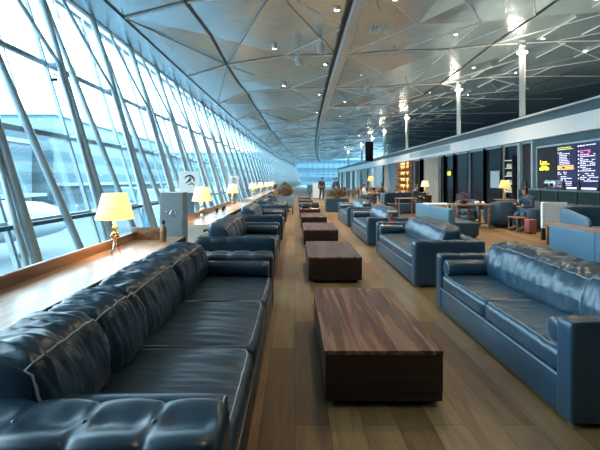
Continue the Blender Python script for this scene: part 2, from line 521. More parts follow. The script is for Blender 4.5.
def blob(bm, c, r, sx=1, sy=1, sz=1, seed=0, n=10, amp=.15):
    v0 = len(bm.verts)
    res = bmesh.ops.create_uvsphere(bm, u_segments=n + 4, v_segments=n, radius=1)
    for v in res['verts']:
        k = 1 + amp * noise.noise(v.co * 2 + Vector((seed, seed, 0)))
        v.co = Vector((c[0] + v.co.x * r * sx * k, c[1] + v.co.y * r * sy * k, c[2] + v.co.z * r * sz * k))

def bag(loc, label, w=.4, rz=0.):
    t = thing('bag', label, 'bag', loc, rz, 'black bags on a coffee table')
    def fn(u, v, ww):
        a, b, c = pnorm(u, v, ww, 4)
        return (a * w / 2 * (1 - .1 * c), b * .12 * (1 - .35 * max(0, c)), .11 + c * .11 + .01 * noise.noise(Vector((a * 3, b * 3, c * 3))))
    obj('bag_body', cube_grid(10, 8, 8, fn), 'matte_black', t, True)
    obj('handle', tb([(.09 * math.cos(a), 0, .2 + .1 * math.sin(a)) for a in [PI * k / 8 for k in range(9)]], .008, 6), 'matte_black', t, True)
bag((.42, 17.0, .3805), 'black bag on the left side of the fifth coffee table', .34, .3)
bag((.82, 17.2, .3805), 'black bag on the right side of the fifth coffee table', .3, -.2)
o = obj('magazine', bx(-.14, .14, -.1, .1, 0, .008, .002), 'paper'); o.location = (.78, 16.6, .3805)
tag(o, 'white magazine in front of the black bags on the fifth coffee table', 'magazine')

# ------------------------------------------------------------------ window counters
def counter(label, y0, y1, xf, xb, rim=True):
    t = thing('window_counter', label, 'counter', ((xf + xb) / 2, (y0 + y1) / 2, 0), 0, 'wooden counters along the glass facade')
    w = (xf - xb) / 2; l = (y1 - y0) / 2
    obj('worktop', bx(-w, w - .012, -l, l, .655, .70, .004), 'counter', t)
    obj('edge_band', bx(w - .012, w, -l, l, .58, .702, .003), 'counter_dark', t)
    obj('cabinet_front', bx(w - .10, w - .07, -l + .02, l - .02, 0, .655), 'counter_dark', t)
    obj('cabinet_back', bx(-w + .02, -w + .06, -l + .02, l - .02, 0, .655), 'counter_dark', t)
    obj('near_panel', bx(-w + .02, w - .10, -l + .0, -l + .03, .0, .655), 'counter_cream', t)
    obj('near_edge', bx(-w, w - .012, -l - .012, -l, .62, .702, .003), 'counter_cream', t)
    if rim: obj('upstand', bx(-w - .045, -w, -l, l, .655, .80, .006), 'counter_edge', t)
    return t
counter('long wooden window counter behind the nearest left sofa', -1.5, 6.0, -1.54, -2.14)
counter('second wooden window counter, beyond the grey pedestal', 7.6, 15.5, -1.54, -2.14)
counter('farthest wooden window counter, under the distant row of lamps', 17.6, 34, -1.62, -2.14, False)
# wood tray screen at end of the first counter
t = thing('divider', 'curved brown wooden divider standing at the far end of the nearest counter', 'divider', (-1.99, 5.75, .7), 0)
obj('panel', bx(-.22, .22, -.015, .015, 0, .16, .012, 3), 'counter_edge', t, True)
t = thing('dispenser_bottle', 'dark wooden dispenser bottle beside the divider on the near counter', 'dispenser', (-1.72, 5.55, .7))
obj('bottle_body', lt([(.04, 0), (.042, .01), (.042, .17), (.03, .19), (.015, .2), (.015, .23)], 16), 'wood_mid', t, True)
obj('cap', lt([(.02, .23), (.022, .235), (.022, .26), (.008, .28)], 14), 'counter_dark', t, True)
t = thing('pedestal', 'tall grey metal pedestal with a silver emblem at the end of the near counter', 'pedestal', (-1.88, 6.6, 0))
obj('cabinet', bx(-.17, .16, -.16, .16, .03, 1.31, .006), 'grey_box', t)
obj('side_trim', bx(.161, .175, -.16, .16, .03, 1.31, .003), 'mullion', t)
obj('plinth', bx(-.15, .14, -.14, .14, 0, .03), 'matte_black', t)
bm = bmesh.new()
tube(bm, [(-.08 + .16 * k / 14, -.166, 1.0 + .025 * math.sin(k * .9) + .0018 * k) for k in range(15)], [.003 + .006 * abs(math.sin(k * .8)) for k in range(15)], 6)
tube(bm, [(-.02 + .09 * k / 8, -.166, .965 + .018 * math.sin(k * .7)) for k in range(9)], .005, 6)
obj('emblem', bm, 'chrome', t, True)

# brass lamp with a cream shade
def make_lamp(label, group, shade='shade_warm', s=1.):
    t = thing('table_lamp', label, 'lamp', group=group)
    bm = bmesh.new()
    for k in range(3):
        a = 2 * PI * k / 3 + .5
        tube(bm, [(.062 * math.cos(a) * s, .062 * math.sin(a) * s, .004), (.036 * math.cos(a) * s, .036 * math.sin(a) * s, .07 * s), (.004 * math.cos(a), .004 * math.sin(a), .16 * s)], [.006, .008, .006], 8)
    obj('tripod_base', bm, 'chrome', t, True)
    bm = bmesh.new()
    lathe(bm, [(.006, .14 * s), (.026 * s, .155 * s), (.012, .18 * s), (.036 * s, .20 * s), (.040 * s, .22 * s), (.016, .245 * s), (.011, .27 * s), (.030 * s, .285 * s), (.031 * s, .30 * s), (.010, .32 * s), (.007, .42 * s)], 20)
    for k in range(7):
        a = 2 * PI * k / 7
        blob(bm, (.036 * s * math.cos(a), .036 * s * math.sin(a), (.20 + .02 * (k % 2)) * s), .014 * s, 1, 1, 1.6, k, 6)
    obj('stem', bm, 'brass', t, True)
    bm = bmesh.new(); n = 40
    lathe(bm, [(.197 * s, .384 * s), (.125 * s, .66 * s), (.122 * s, .66 * s), (.194 * s, .384 * s)], n, cap=False)
    # close the thickness
    bmesh.ops.bridge_loops(bm, edges=[e for e in bm.edges if e.is_boundary])
    obj('lamp_shade', bm, shade, t, True)
    bm = bmesh.new(); blob(bm, (0, 0, .50 * s), .03 * s, 1, 1, 1.3, 0, 8, 0)
    obj('bulb', bm, 'lens_soft', t, True)
    bm = bmesh.new()
    for k in range(3):
        a = 2 * PI * k / 3; tube(bm, [(0, 0, .42 * s), (.16 * s * math.cos(a), .16 * s * math.sin(a), .52 * s)], .002, 5)
    obj('harp', bm, 'brass', t)
    return t
GLP = 'cream shaded table lamps standing on the window counters'
lamp = make_lamp('brass tripod lamp with lit cream shade on the nearest window counter', GLP)
lamp.location = (-1.92, 4.53, .70)
def bulb_light(x, y, z, e, parent_lamp=None, r=.04):
    l = bpy.data.lights.new('bulb_light', 'POINT'); l.energy = e; l.color = (1., .66, .34); l.shadow_soft_size = r
    o = bpy.data.objects.new('bulb_light', l); C.objects.link(o); o.location = (x, y, z)
bulb_light(-1.92, 4.53, 1.16, 12)
for (x, y, e, lb) in ((-1.84, 8.4, 9, 'lit lamp with cream shade at the near end of the second counter'),
                   (-2.0, 13.6, 9, 'lit lamp with cream shade at the far end of the second counter'),
                   (-1.97, 19.9, 6, 'nearest cream-shaded lamp on the farthest counter'),
                   (-1.93, 23.8, 6, 'second cream-shaded lamp on the farthest counter'),
                   (-1.84, 28, 5, 'third cream-shaded lamp on the farthest counter'),
                   (-1.78, 33.3, 5, 'last cream-shaded lamp on the farthest counter')):
    dup(lamp, (x, y, .70), .3 * y, lb); bulb_light(x, y, 1.16, e)

# round-emblem signs on stands
def sign(label, x, y, s, colr):
    t = thing('sign_stand', label, 'sign', (x, y, 0), 0)
    s_ = s
    obj('base', bx(-.11, .11, -.1, .1, 0, .03, .004), 'matte_black', t)
    obj('cabinet', bx(-.10, .10, -.04, .04, .03, 1.22, .004), 'wall_slate', t)
    p = obj('sign_panel', bx(-.21 * s, .21 * s, -.02, .02, 1.22, 1.22 + .44 * s, .004), 'white', t)
    bm = bmesh.new(); cz = 1.22 + .25 * s
    tube(bm, [(.10 * s * math.cos(a), -.025, cz + .10 * s * math.sin(a)) for a in [PI * (-.1 + 1.0 * k / 14) for k in range(15)]], [.004 + .014 * s * math.sin(PI * k / 14) for k in range(15)], 6)
    tube(bm, [(-.08 * s, -.025, cz - .06 * s), (0, -.025, cz), (.03 * s, -.025, cz + .06 * s)], [.004, .02 * s, .012 * s], 6)
    tube(bm, [(-.03 * s, -.025, cz - .09 * s), (.06 * s, -.025, cz - .06 * s), (.11 * s, -.025, cz - .10 * s)], [.004, .014 * s, .006], 6)
    obj('emblem', bm, colr, p, True)
sign('white sign panel with a black curved emblem, just behind the second lamp', -2.31, 9.3, 1.08, 'matte_black')
sign('smaller white sign panel with a red emblem beyond the third lamp', -2.45, 17.0, 1.0, 'red')
# small things on the second counter
for i, (x, y, lb) in enumerate(((-1.95, 10.6, 'small black cup left on the second counter, nearest of three'), (-1.9, 11.2, 'small black cup on the second counter, middle of three'), (-1.98, 11.9, 'small black cup on the second counter, farthest of three'))):
    o = obj('cup', lt([(.03, 0), (.04, .09), (.037, .09), (.028, .006)], 14), 'matte_black', None, True); o.location = (x, y, .70)
    tag(o, lb, 'cup', 'cups on the second counter')

# ------------------------------------------------------------------ building shell
def dx(Y): return .00038 * Y * Y if Y > 0 else 0
def fx(Y, h, off=0): return -(4 + off + .3 * h) + dx(Y)
YF = 120

bm = bmesh.new()
ys = [-8 + (YF + 8) * k / 40 for k in range(41)]
rows = [[bm.verts.new(p) for p in ((fx(y, -1.5) - .35, y, 0), (26, y, 0), (26, y, -.3), (fx(y, -1.5) - .35, y, -.3))] for y in ys]
for a, b in zip(rows, rows[1:]):
    for q in range(4): bm.faces.new((a[q], a[(q + 1) % 4], b[(q + 1) % 4], b[q]))
bm.faces.new(rows[0]); bm.faces.new(rows[-1])
fl = struct(obj('floor', bm, 'floor'))

# ceiling
CX = [(-5.28, 5.755), (-4.67, 5.95), (-3.0, 6.5), (-.6, 6.72), (1.62, 6.86), (1.98, 6.86), (4.2, 7.0), (6.4, 7.1), (8.3, 7.22), (11, 7.5), (15.3, 7.55), (19.5, 7.5), (25.5, 7.4)]
def cxy(X, Y):
    w = 1 if X <= 1.98 else max(0, (11 - X) / 9.02)
    return X + dx(Y) * w
def cz(X):
    for (a, za), (b, zb) in zip(CX, CX[1:]):
        if X <= b: return za + (zb - za) * (X - a) / (b - a)
    return CX[-1][1]
bm = bmesh.new()
st = [-8 + 3.25 * k for k in range(int((YF + 8) / 3.25) + 1)]
if st[-1] < YF: st.append(YF)
random.seed(3)
jit = {}
def node(i, j):
    X, z = CX[i]
    k = 0 if i in (0, 1, 4, 5, 12) else random.uniform(-.13, .13)
    return (cxy(X, st[j]), st[j], z + k)
g = [[bm.verts.new(node(i, j)) for j in range(len(st))] for i in range(len(CX))]
for i in range(len(CX) - 1):
    for j in range(len(st) - 1):
        a, b, c, d = g[i][j], g[i + 1][j], g[i + 1][j + 1], g[i][j + 1]
        if (i + j) % 2: bm.faces.new((a, b, c)); bm.faces.new((a, c, d))
        else: bm.faces.new((a, b, d)); bm.faces.new((b, c, d))
GC = [[v.co.copy() for v in col] for col in g]
ceil = struct(obj('ceiling', bm, 'ceiling'))
sm = ceil.modifiers.new('thick', 'SOLIDIFY'); sm.thickness = .12; sm.offset = 0
# seams: dark joints between ceiling panels, light pressed ribs, dark strips for the rib shadows
def cpt(i, j, drop=.06): p = GC[i][j]; return (p.x, p.y, p.z - drop)
bm = bmesh.new()
for i in (1, 2, 8, 10):
    tube(bm, [cpt(i, j, .075) for j in range(len(st))], .035 if i != 2 else .05, 6)
obj('long_seam', bm, 'seam', ceil)
bm = bmesh.new(); bm2 = bmesh.new(); bm3 = bmesh.new()
for j in range(0, len(st) - 2):
    for i in range(1, 11):
        if i in (4,): continue
        if j % 2 == 0:
            tube(bm, [cpt(i, j, .06), cpt(i + 1, j, .06)], .05, 6)
            a, b = Vector(cpt(i, j, .06)), Vector(cpt(i + 1, j, .06)); tube(bm3, [a + Vector((0, -.09, 0)), b + Vector((0, -.09, 0))], .03, 4)  # dark strip beside each rib stands in for its shadow
            if 2 < i < 10:
                tube(bm, [cpt(i, j, .05), cpt(i + 1, j + 1, .05)], .03, 6)
                tube(bm, [cpt(i + 1, j + 1, .05), cpt(i, j + 2, .05)], .03, 6)
        if (i + j // 2) % 2 == 0 and j % 2 == 0:
            tube(bm2, [cpt(i, j), cpt(i + 1, min(j + 2, len(st) - 1))], .018, 5)
        elif j % 2 == 0:
            tube(bm2, [cpt(i + 1, j), cpt(i, min(j + 2, len(st) - 1))], .018, 5)
obj('rib_shadow', bm3, 'seam_shadow_soft', ceil); obj('cross_rib', bm, 'rib', ceil); obj('diagonal_seam', bm2, 'seam_shadow_soft', ceil)
# dashed slot lights
bm = bmesh.new()
for X, z, on, per, w in ((-4.35, 6.03, 2.0, 3.6, .025), (6.4, 7.0, 1.8, 3.25, .02), (9.9, 7.3, 2.4, 3.25, .03), (11.6, 7.42, 2.2, 3.25, .028), (13.4, 7.44, 2.4, 4.0, .025)):
    y = 2.0
    while y < 90:
        p = []
        for yy in (y, y + on):
            p.append((cxy(X, yy), yy, z - (.02 if X < 0 else .04)))
        tube(bm, p, w, 4)
        y += per
obj('slot_light', bm, 'slot_light', ceil)

# central beam
bm = bmesh.new()
pts = [(cxy(1.8, y), y) for y in [-7.5 + 127 * k / 60 for k in range(61)]]
for (xa, ya), (xb, yb) in zip(pts, pts[1:]):
    vs = []
    for x, y in ((xa, ya), (xb, yb)):
        vs.append([bm.verts.new((x + o_, y, z)) for o_, z in ((-.16, 6.9), (-.16, 6.70), (-.1, 6.64), (.2, 6.64), (.26, 6.70), (.26, 6.9))])
    for k in range(6): bm.faces.new((vs[0][k], vs[0][(k + 1) % 6], vs[1][(k + 1) % 6], vs[1][k]))
bmesh.ops.remove_doubles(bm, verts=bm.verts, dist=.0001)
struct(obj('trim_1', bm, 'beam'))
bm = bmesh.new()
tube(bm, [(x - .26, y, 6.74) for x, y in pts], .075, 4)
struct(obj('trim_2', bm, 'matte_black'))

# facade -------------------------------------------------------------
TOP = 4.255
band_h = [-1.5, -.64, .84, 2.31, TOP]
P_ = 2.45
def seg(bm, a, b, w, d, n=4): tube(bm, [a, b], w, n)
nb = 0
first = None
y = 6.0 - P_ * 3
while y + P_ < YF:
    nb += 1
    Y0, Y1 = y, y + P_
    root = empty_struct('window_%d' % nb, (fx(Y0, -1.5), Y0, 0))
    R = Vector(root.location)
    def L(Y, h, off): return Vector((fx(Y, h, off), Y, h + H)) - R
    far = Y0 > 45
    bm = bmesh.new()
    for k, h in enumerate(band_h):
        tube(bm, [L(Y0, h + (.04 if k == 0 else 0), .3), L(Y1, h + (.04 if k == 0 else 0), .3)], .075 if k in (0, 4) else .06, 4)
    obj('transom', bm, 'mullion', root)
    if not far:
        bm = bmesh.new(); tube(bm, [L(Y0, -.66, .14), L(Y1, -.66, .14)], .045, 4)
        obj('sill_rail', bm, 'dark_teal', root)
    bm = bmesh.new()
    tube(bm, [L(Y0, -1.46, .3), L(Y0, TOP, .3)], .045, 4)
    tube(bm, [L(Y0 + P_ * .5, .84, .3), L(Y0 + P_ * .5, TOP, .3)], .016, 4)
    obj('mullion', bm, 'mullion', root)
    for a, b in zip(band_h, band_h[1:]):
        bm = bmesh.new()
        q = [bm.verts.new(L(Y0, a, .31)), bm.verts.new(L(Y1, a, .31)), bm.verts.new(L(Y1, b, .31)), bm.verts.new(L(Y0, b, .31))]
        bm.faces.new(q)
        obj('pane', bm, 'glass', root)
    obj('steel_tube', tb([L(Y0, -1.46, 0), L(Y0, TOP, 0)], .075, 14), 'tube', root, True)
    # brace curving from the ceiling down to the node on the upper transom
    bp = []
    for k in range(11):
        u = k / 10
        h = TOP - .1 + (2.31 - TOP + .1) * u if u < 1 else 2.31
        yy = (Y1 - 1.5) + 1.42 * (u ** 1.15)
        bp.append(L(yy, h, .0))
    bp += [L(Y1 - .09, 1.3, 0.02), L(Y1 - .12, -.2, .05), L(Y1 - .13, -1.46, .08)]
    obj('curved_brace', tb(bp, .04, 10), 'tube', root, True)
    obj('diagonal_brace', tb([L(Y0 + .05, TOP - .05, .05), L(Y0 + 1.35, -1.46, .05)], .062 if not far else .05, 10), 'tube', root, True)
    bm = bmesh.new()
    tube(bm, [L(Y1, 2.31, 0), L(Y1, 2.31, .3)], .045, 8); tube(bm, [L(Y1, -.64, 0), L(Y1, -.64, .3)], .045, 8); tube(bm, [L(Y1, .84, 0), L(Y1, .84, .3)], .035, 8)
    obj('bracket', bm, 'tube', root, True)
    # frit band at the head of the glass
    bm = bmesh.new()
    q = [bm.verts.new(L(Y0 + .08, TOP - .62, .27)), bm.verts.new(L(Y1 - .08, TOP - .62, .27)), bm.verts.new(L(Y1 - .08, TOP - .3, .27)), bm.verts.new(L(Y0 + .08, TOP - .3, .27))]
    bm.faces.new(q)
    obj('sun_screen', bm, 'pane_clear', root)
    y += P_
# head trims along the ceiling edge
def runner(name, X, z, r, mat, n=4):
    bm = bmesh.new(); tube(bm, [(X + dx(yy), yy, z) for yy in [-7.5 + 127 * k / 60 for k in range(61)]], r, n)
    return struct(obj(name, bm, mat, None, n > 4))
runner('trim_3', -5.30, 5.69, .07, 'white_metal')
runner('trim_4', -5.14, 5.80, .035, 'matte_black')
runner('trim_5', -5.62, 5.76, .16, 'mullion')
runner('baseboard_left', -4.0 + .45 + .0, .06, .06, 'mullion')

# far wall: glazing
root = empty_struct('window_%d' % (nb + 1), (0, YF, 0))
bm = bmesh.new()
for z in (.05, 1.5, 3.0, 4.6, 6.6): tube(bm, [(-2, 0, z), (26, 0, z)], .09, 4)
obj('transom', bm, 'mullion', root)
bm = bmesh.new()
for k in range(19): tube(bm, [(-1 + k * 1.5, 0, 0), (-1 + k * 1.5, 0, 7.2)], .06, 4)
obj('mullion', bm, 'mullion', root)
bm = bmesh.new(); bm.faces.new([bm.verts.new(p) for p in ((-2, .02, 0), (26, .02, 0), (26, .02, 7.2), (-2, .02, 7.2))])
obj('pane', bm, 'glass_end', root)

struct(obj('wall_back_blocker', bx(-7, 26, -2.9, -2.6, -.3, 7.8), 'blocker_dark'))  # unseen, set close behind the camera and dark to cut bounce light
struct(obj('wall_left_blocker', bx(-6.9, -5.3, -2.6, -1.4, -.3, 6.2), 'blocker_dark'))  # unseen, added to block window light behind the camera and raise contrast
struct(obj('wall_right', bx(25.5, 25.8, -8, YF, -.3, 7.9), 'wall_dark'))

# shop front: wall, fascia
XS = 8.8
struct(obj('wall_shops', bx(9.0, 9.25, -2, 89, 0, 3.0), 'wall_slate'))
bm = bmesh.new(); box(bm, XS, XS + .25, -2, 89, 3.0, 3.57, .01); fas = struct(obj('trim_6', bm, 'fascia'))
struct(obj('trim_7', bx(XS + .04, XS + .30, -2, 89, 3.57, 3.86, .01), 'wall_slate'))
struct(obj('trim_8', bx(XS - .08, XS + .2, -2, 89, 3.86, 3.93, .02), 'white_metal'))
struct(obj('trim_9', bx(XS + .2, 24.9, -2, 89, 3.55, 3.78), 'fascia_grey'))
o = obj('fascia_sign', bx(-.02, .02, -4.2, 4.2, -.17, .17, .006), 'fascia_grey'); o.location = (XS - .021, 28.3, 3.35)
tag(o, 'long pale grey sign panel mounted on the white fascia', 'sign panel')

def yr(px): return 3740. / (px - 295)
# openings: (near Y, far Y, fill)
GW = []
def opening(n, ya, yb, mat, frame='fascia_grey', z1=2.98):
    r = empty_struct('window_%d' % n, (9.0, (ya + yb) / 2, 0)); w = (yb - ya) / 2
    bm = bmesh.new()
    box(bm, -.16, -.0, -w - .05, -w + .05, 0, z1); box(bm, -.16, 0, w - .05, w + .05, 0, z1); box(bm, -.1, 0, -w + .05, w - .05, z1 - .08, z1); box(bm, -.1, 0, -w + .05, w - .05, 0, .08)
    obj('window_frame', bm, frame, r)
    obj('pane', bx(-.04, -.01, -w + .05, w - .05, .08, z1 - .08), mat, r)
    return r
k = nb + 2
for a, b, mt in ((443, 452.5, 'black'), (452.5, 467, 'black'), (467, 482.7, 'black'), (482.7, 501, 'black'), (501, 517, 'black'), (518, 530.5, 'matte_black'),
                 (438, 443, 'black'), (398.7, 404.7, 'black'), (404.7, 412.7, 'black'), (412.7, 419.3, 'black'), (419.3, 421.3, 'matte_black'),
                 (421.3, 438, 'wall_beige'), (375, 387.5, 'wall_beige')):
    opening(k, yr(b), yr(a), mt); k += 1
# farther bays of pale and dark panels
yy = 47.5; i = 0
seq = ['white', 'black', 'wall_beige', 'black', 'fascia_grey', 'white', 'black', 'white', 'black', 'black', 'white', 'fascia_grey', 'black', 'white', 'black']
while yy < 86:
    opening(k, yy, yy + 2.6, seq[i % len(seq)]); k += 1; i += 1; yy += 2.65
o = obj('poster', bx(-.03, 0, -1.6, 1.6, .9, 2.95, .004), 'poster_blue'); o.location = (8.82, 44.4, 0)
tag(o, 'pale blue tall poster panel on the distant shop front', 'poster')

sg = tag(bpy.data.objects.new('glowing_sign', None), 'small glowing yellow sign in the dark shop window left of the flowers', 'sign'); C.objects.link(sg); sg.location = (8.80, 24.2, 1.85)
SG = sg
# lit bottle shelf
t = thing('bottle_shelf', 'amber lit bottle shelf in the shop front between dark panels', 'shelf', (8.98, 31.6 + 2.4, 0))
w = 2.0
obj('back_panel', bx(-.04, -.01, -w, w, .1, 2.9), 'shelf_warm', t)
for s in (-1, 1): obj('side_panel', bx(-.42, -.01, s * w - .03, s * w + .03, 0, 2.96), 'wood_mid', t)
for q in range(6): obj('shelf', bx(-.42, -.04, -w + .03, w - .03, .15 + q * .5, .2 + q * .5), 'wood_mid', t)
random.seed(11)
bt = None
for q in range(5):
    for j in range(7):
        yb_ = 34.0 - 1.7 + j * .56 + random.uniform(-.08, .08)
        if bt is None:
            bt = obj('bottle', lt([(.07, 0), (.07, .2), (.025, .27), (.025, .34)], 10), 'bottle', None, True)
            tag(bt, 'amber bottle standing on the lit shelf', 'bottle', 'bottles on the lit shelf'); b_ = bt
        else:
            b_ = bt.copy(); C.objects.link(b_)
        b_.location = (8.75, yb_, .2 + q * .5)
        b_['label'] = 'amber bottle, %s from the right on the %s shelf of the lit bottle rack' % (ORD[j], ['lowest', 'second lowest', 'middle', 'second highest', 'highest'][q])

# products seen behind glass near orange lamp
t = thing('display_shelf', 'narrow white-shelved display rack in the shop front above the orange lamp', 'shelf', (8.84, 17.3, 0))
for q in range(5): obj('shelf', bx(-.16, 0, -.3, .3, 1.0 + q * .32, 1.03 + q * .32), 'white', t)
for s in (-1, 1): obj('side_panel', bx(-.16, 0, s * .3 - .015, s * .3 + .015, 0.0, 2.5), 'matte_black', t)
bb = None
for q in range(4):
    for j in range(3):
        if bb is None:
            bb = obj('jar', lt([(.05, 0), (.055, .02), (.055, .12), (.03, .14), (.03, .17)], 12), 'counter_cream', None, True)
            tag(bb, 'cream jar on the narrow white-shelved rack', 'jar', 'jars on the display rack'); b_ = bb
        else: b_ = bb.copy(); C.objects.link(b_)
        b_.location = (8.76, 17.3 - .18 + .18 * j, 1.031 + q * .32)
        b_['label'] = 'cream jar at the %s of the %s shelf of the narrow white-shelved rack' % (['right', 'middle', 'left'][j], ['lowest', 'second lowest', 'third lowest', 'top filled'][q])
o = obj('poster', bx(-.02, 0, -.42, .42, 1.15, 1.9, .003), 'fascia_grey'); o.location = (8.90, 18.9, 0)
tag(o, 'small pale poster behind the second dark shop window left of the display rack', 'poster')

# menu board
t = thing('menu_board', 'large backlit menu board with yellow and white lettering above the bar', 'menu board', (8.8, 12.9, 0))
obj('frame', bx(-.06, .17, -2.6, 2.5, 1.14, 2.70, .01), 'fascia_grey', t)
scr1 = obj('screen', bx(-.075, -.055, 1.28, 2.42, 1.2, 2.64), 'black_screen', t)
scr2 = obj('screen', bx(-.075, -.055, .28, 1.26, 1.2, 2.64), 'navy_screen', t)
scr3 = obj('screen', bx(-.075, -.055, -.86, .26, 1.2, 2.64), 'navy_screen', t)
scr4 = obj('screen', bx(-.075, -.055, -2.5, -.88, 1.2, 2.64), 'navy_screen', t)
def text_mesh(body, size, mat, parent, loc):
    cu = bpy.data.curves.new('lettering', 'FONT'); cu.body = body; cu.size = size; cu.extrude = .002; cu.offset = size * .004
    tmp = bpy.data.objects.new('tmp', cu); C.objects.link(tmp)
    bpy.context.view_layer.update()
    me = bpy.data.meshes.new_from_object(tmp.evaluated_get(bpy.context.evaluated_depsgraph_get()))
    bpy.data.objects.remove(tmp)
    o = link('lettering', me, mat, parent); o.data.materials.clear(); o.data.materials.append(M[mat])
    o.location = loc; o.rotation_euler = (PI / 2, 0, -PI / 2)
    return o
text_mesh('Low...', .23, 'txt_yellow', scr1, (-.08, 2.22, 2.04))
text_mesh('\u00ab090\u00bb', .23, 'txt_yellow', scr1, (-.08, 2.26, 1.84))
text_mesh('888', .3, 'txt_yellow', SG, (-.012, .27, -.08))
obj('sign_panel', bx(-.01, .02, -.36, .36, -.16, .26, .004), 'black_screen', SG)
random.seed(5)
def rows_of(parent, y_left, y_right, z0, z1, mat, step=.055, hgt=.022, ragged=.3):
    bm = bmesh.new(); z = z0
    while z > z1:
        yl = y_left
        while yl > y_right:
            wl = random.uniform(.06, .16); ye = max(y_right, yl - wl)
            if random.random() > .1: box(bm, -.078, -.0755, ye, yl, z - hgt, z)
            yl = ye - .025
            if random.random() < ragged * .35 and yl < (y_left + y_right) / 2: break
        z -= step
    obj('menu_text', bm, mat, parent)
rows_of(scr2, 1.22, .45, 2.56, 2.50, 'txt_green')
rows_of(scr2, 1.22, 1.0, 2.40, 2.37, 'txt_white'); rows_of(scr2, 1.12, .60, 2.36, 2.0, 'txt_white')
rows_of(scr2, 1.22, .40, 1.97, 1.83, 'txt_orange', .05, .034, 0)
rows_of(scr2, 1.22, .75, 1.76, 1.70, 'txt_white'); rows_of(scr2, 1.05, .5, 1.62, 1.34, 'txt_white')
rows_of(scr3, .22, -.1, 2.56, 2.53, 'txt_white', .05, .035, 0); rows_of(scr3, -.15, -.6, 2.56, 2.53, 'txt_white')
rows_of(scr3, .1, -.35, 2.40, 2.34, 'txt_pink')
rows_of(scr3, .1, -.55, 2.28, 1.78, 'txt_white'); rows_of(scr3, .2, .15, 2.4, 1.4, 'txt_white', .12, .04, 0)
rows_of(scr3, .1, -.7, 1.70, 1.45, 'txt_white'); rows_of(scr4, -1.0, -2.2, 2.4, 1.4, 'txt_white')
bm = bmesh.new(); box(bm, -.079, -.0755, -2.4, .75, 1.22, 1.27); obj('ticker', bm, 'txt_white', scr3)

# bar counter
t = thing('bar_counter', 'dark glass-fronted bar counter beneath the menu board', 'bar counter', (8.28, 12.0, 0))
obj('counter_body', bx(-.3, .3, -4, 3.2, 0, .82, .01), 'wall_dark', t)
obj('glass_front', bx(-.3, -.28, -4, 3.2, .82, 1.16), 'cyan_glass', t)
obj('counter_shelf', bx(-.3, .3, -4, 3.2, 1.16, 1.2, .006), 'wall_slate', t)
for q in range(8): obj('upright', bx(-.33, -.30, -3.6 + q * .9, -3.54 + q * .9, .80, 1.16), 'matte_black', t)
def machine(x, y, lab):
    t = thing('coffee_machine', lab, 'machine', (x, y, 1.2))
    obj('machine_body', bx(-.18, .18, -.28, .28, .02, .26, .02, 3), 'chrome', t, True)
    for a in (-.15, .15): obj('group_head', lt([(.03, -.1), (.04, -.08), (.04, 0)], 12, (-.2, a, .2)), 'matte_black', t, True)
    obj('foot', bx(-.15, .15, -.2, .2, 0, .02), 'matte_black', t)
    obj('cup_rail', bx(-.16, .16, -.25, .25, .27, .29), 'chrome', t)
machine(8.3, 13.6, 'chrome coffee machine on the bar counter under the yellow lettering')

# white low partitions
def partition(lab, x0, x1, y, z0, z1):
    t = thing('low_partition', lab, 'partition', ((x0 + x1) / 2, y, 0), 0, 'white low partitions in the seating area')
    w = (x1 - x0) / 2
    obj('panel', bx(-w, w, -.04, .04, z0, z1, .006), 'white', t)
    obj('base', bx(-w, w, -.03, .03, 0, z0), 'matte_black', t)
partition('white low partition behind the curved sofa, near the bar', 6.16, 6.78, 10.62, .3, .94)
partition('white low partition left of the seated traveller', 7.24, 7.66, 13.8, .28, .83)

# ------------------------------------------------------------------ lounge area on the right
def bench(lab, x, y0, y1, mod, zt=.75, group='steel blue back-to-aisle benches'):
    t = thing('bench_sofa', lab, 'bench', (x, (y0 + y1) / 2, 0), 0, group)
    l = (y1 - y0) / 2; n = mod
    for q in range(n):
        a = -l + 2 * l * q / n; b = -l + 2 * l * (q + 1) / n
        obj('backrest', bx(0, .17, a + .004, b - .004, .06, zt, .02, 4), 'steelblue', t, True)
        obj('seat', bx(.18, .78, a + .004, b - .004, .08, .42, .03, 4), 'slate', t, True)
    obj('plinth', bx(.04, .72, -l + .04, l - .04, 0, .08), 'matte_black', t)
    return t
bench('steel blue leather bench back behind the nearest right sofa', 4.22, 4.9, 7.08, 2)
bench('steel blue leather bench back in mid distance, left of the wooden table', 3.88, 10.75, 13.65, 2, .76)

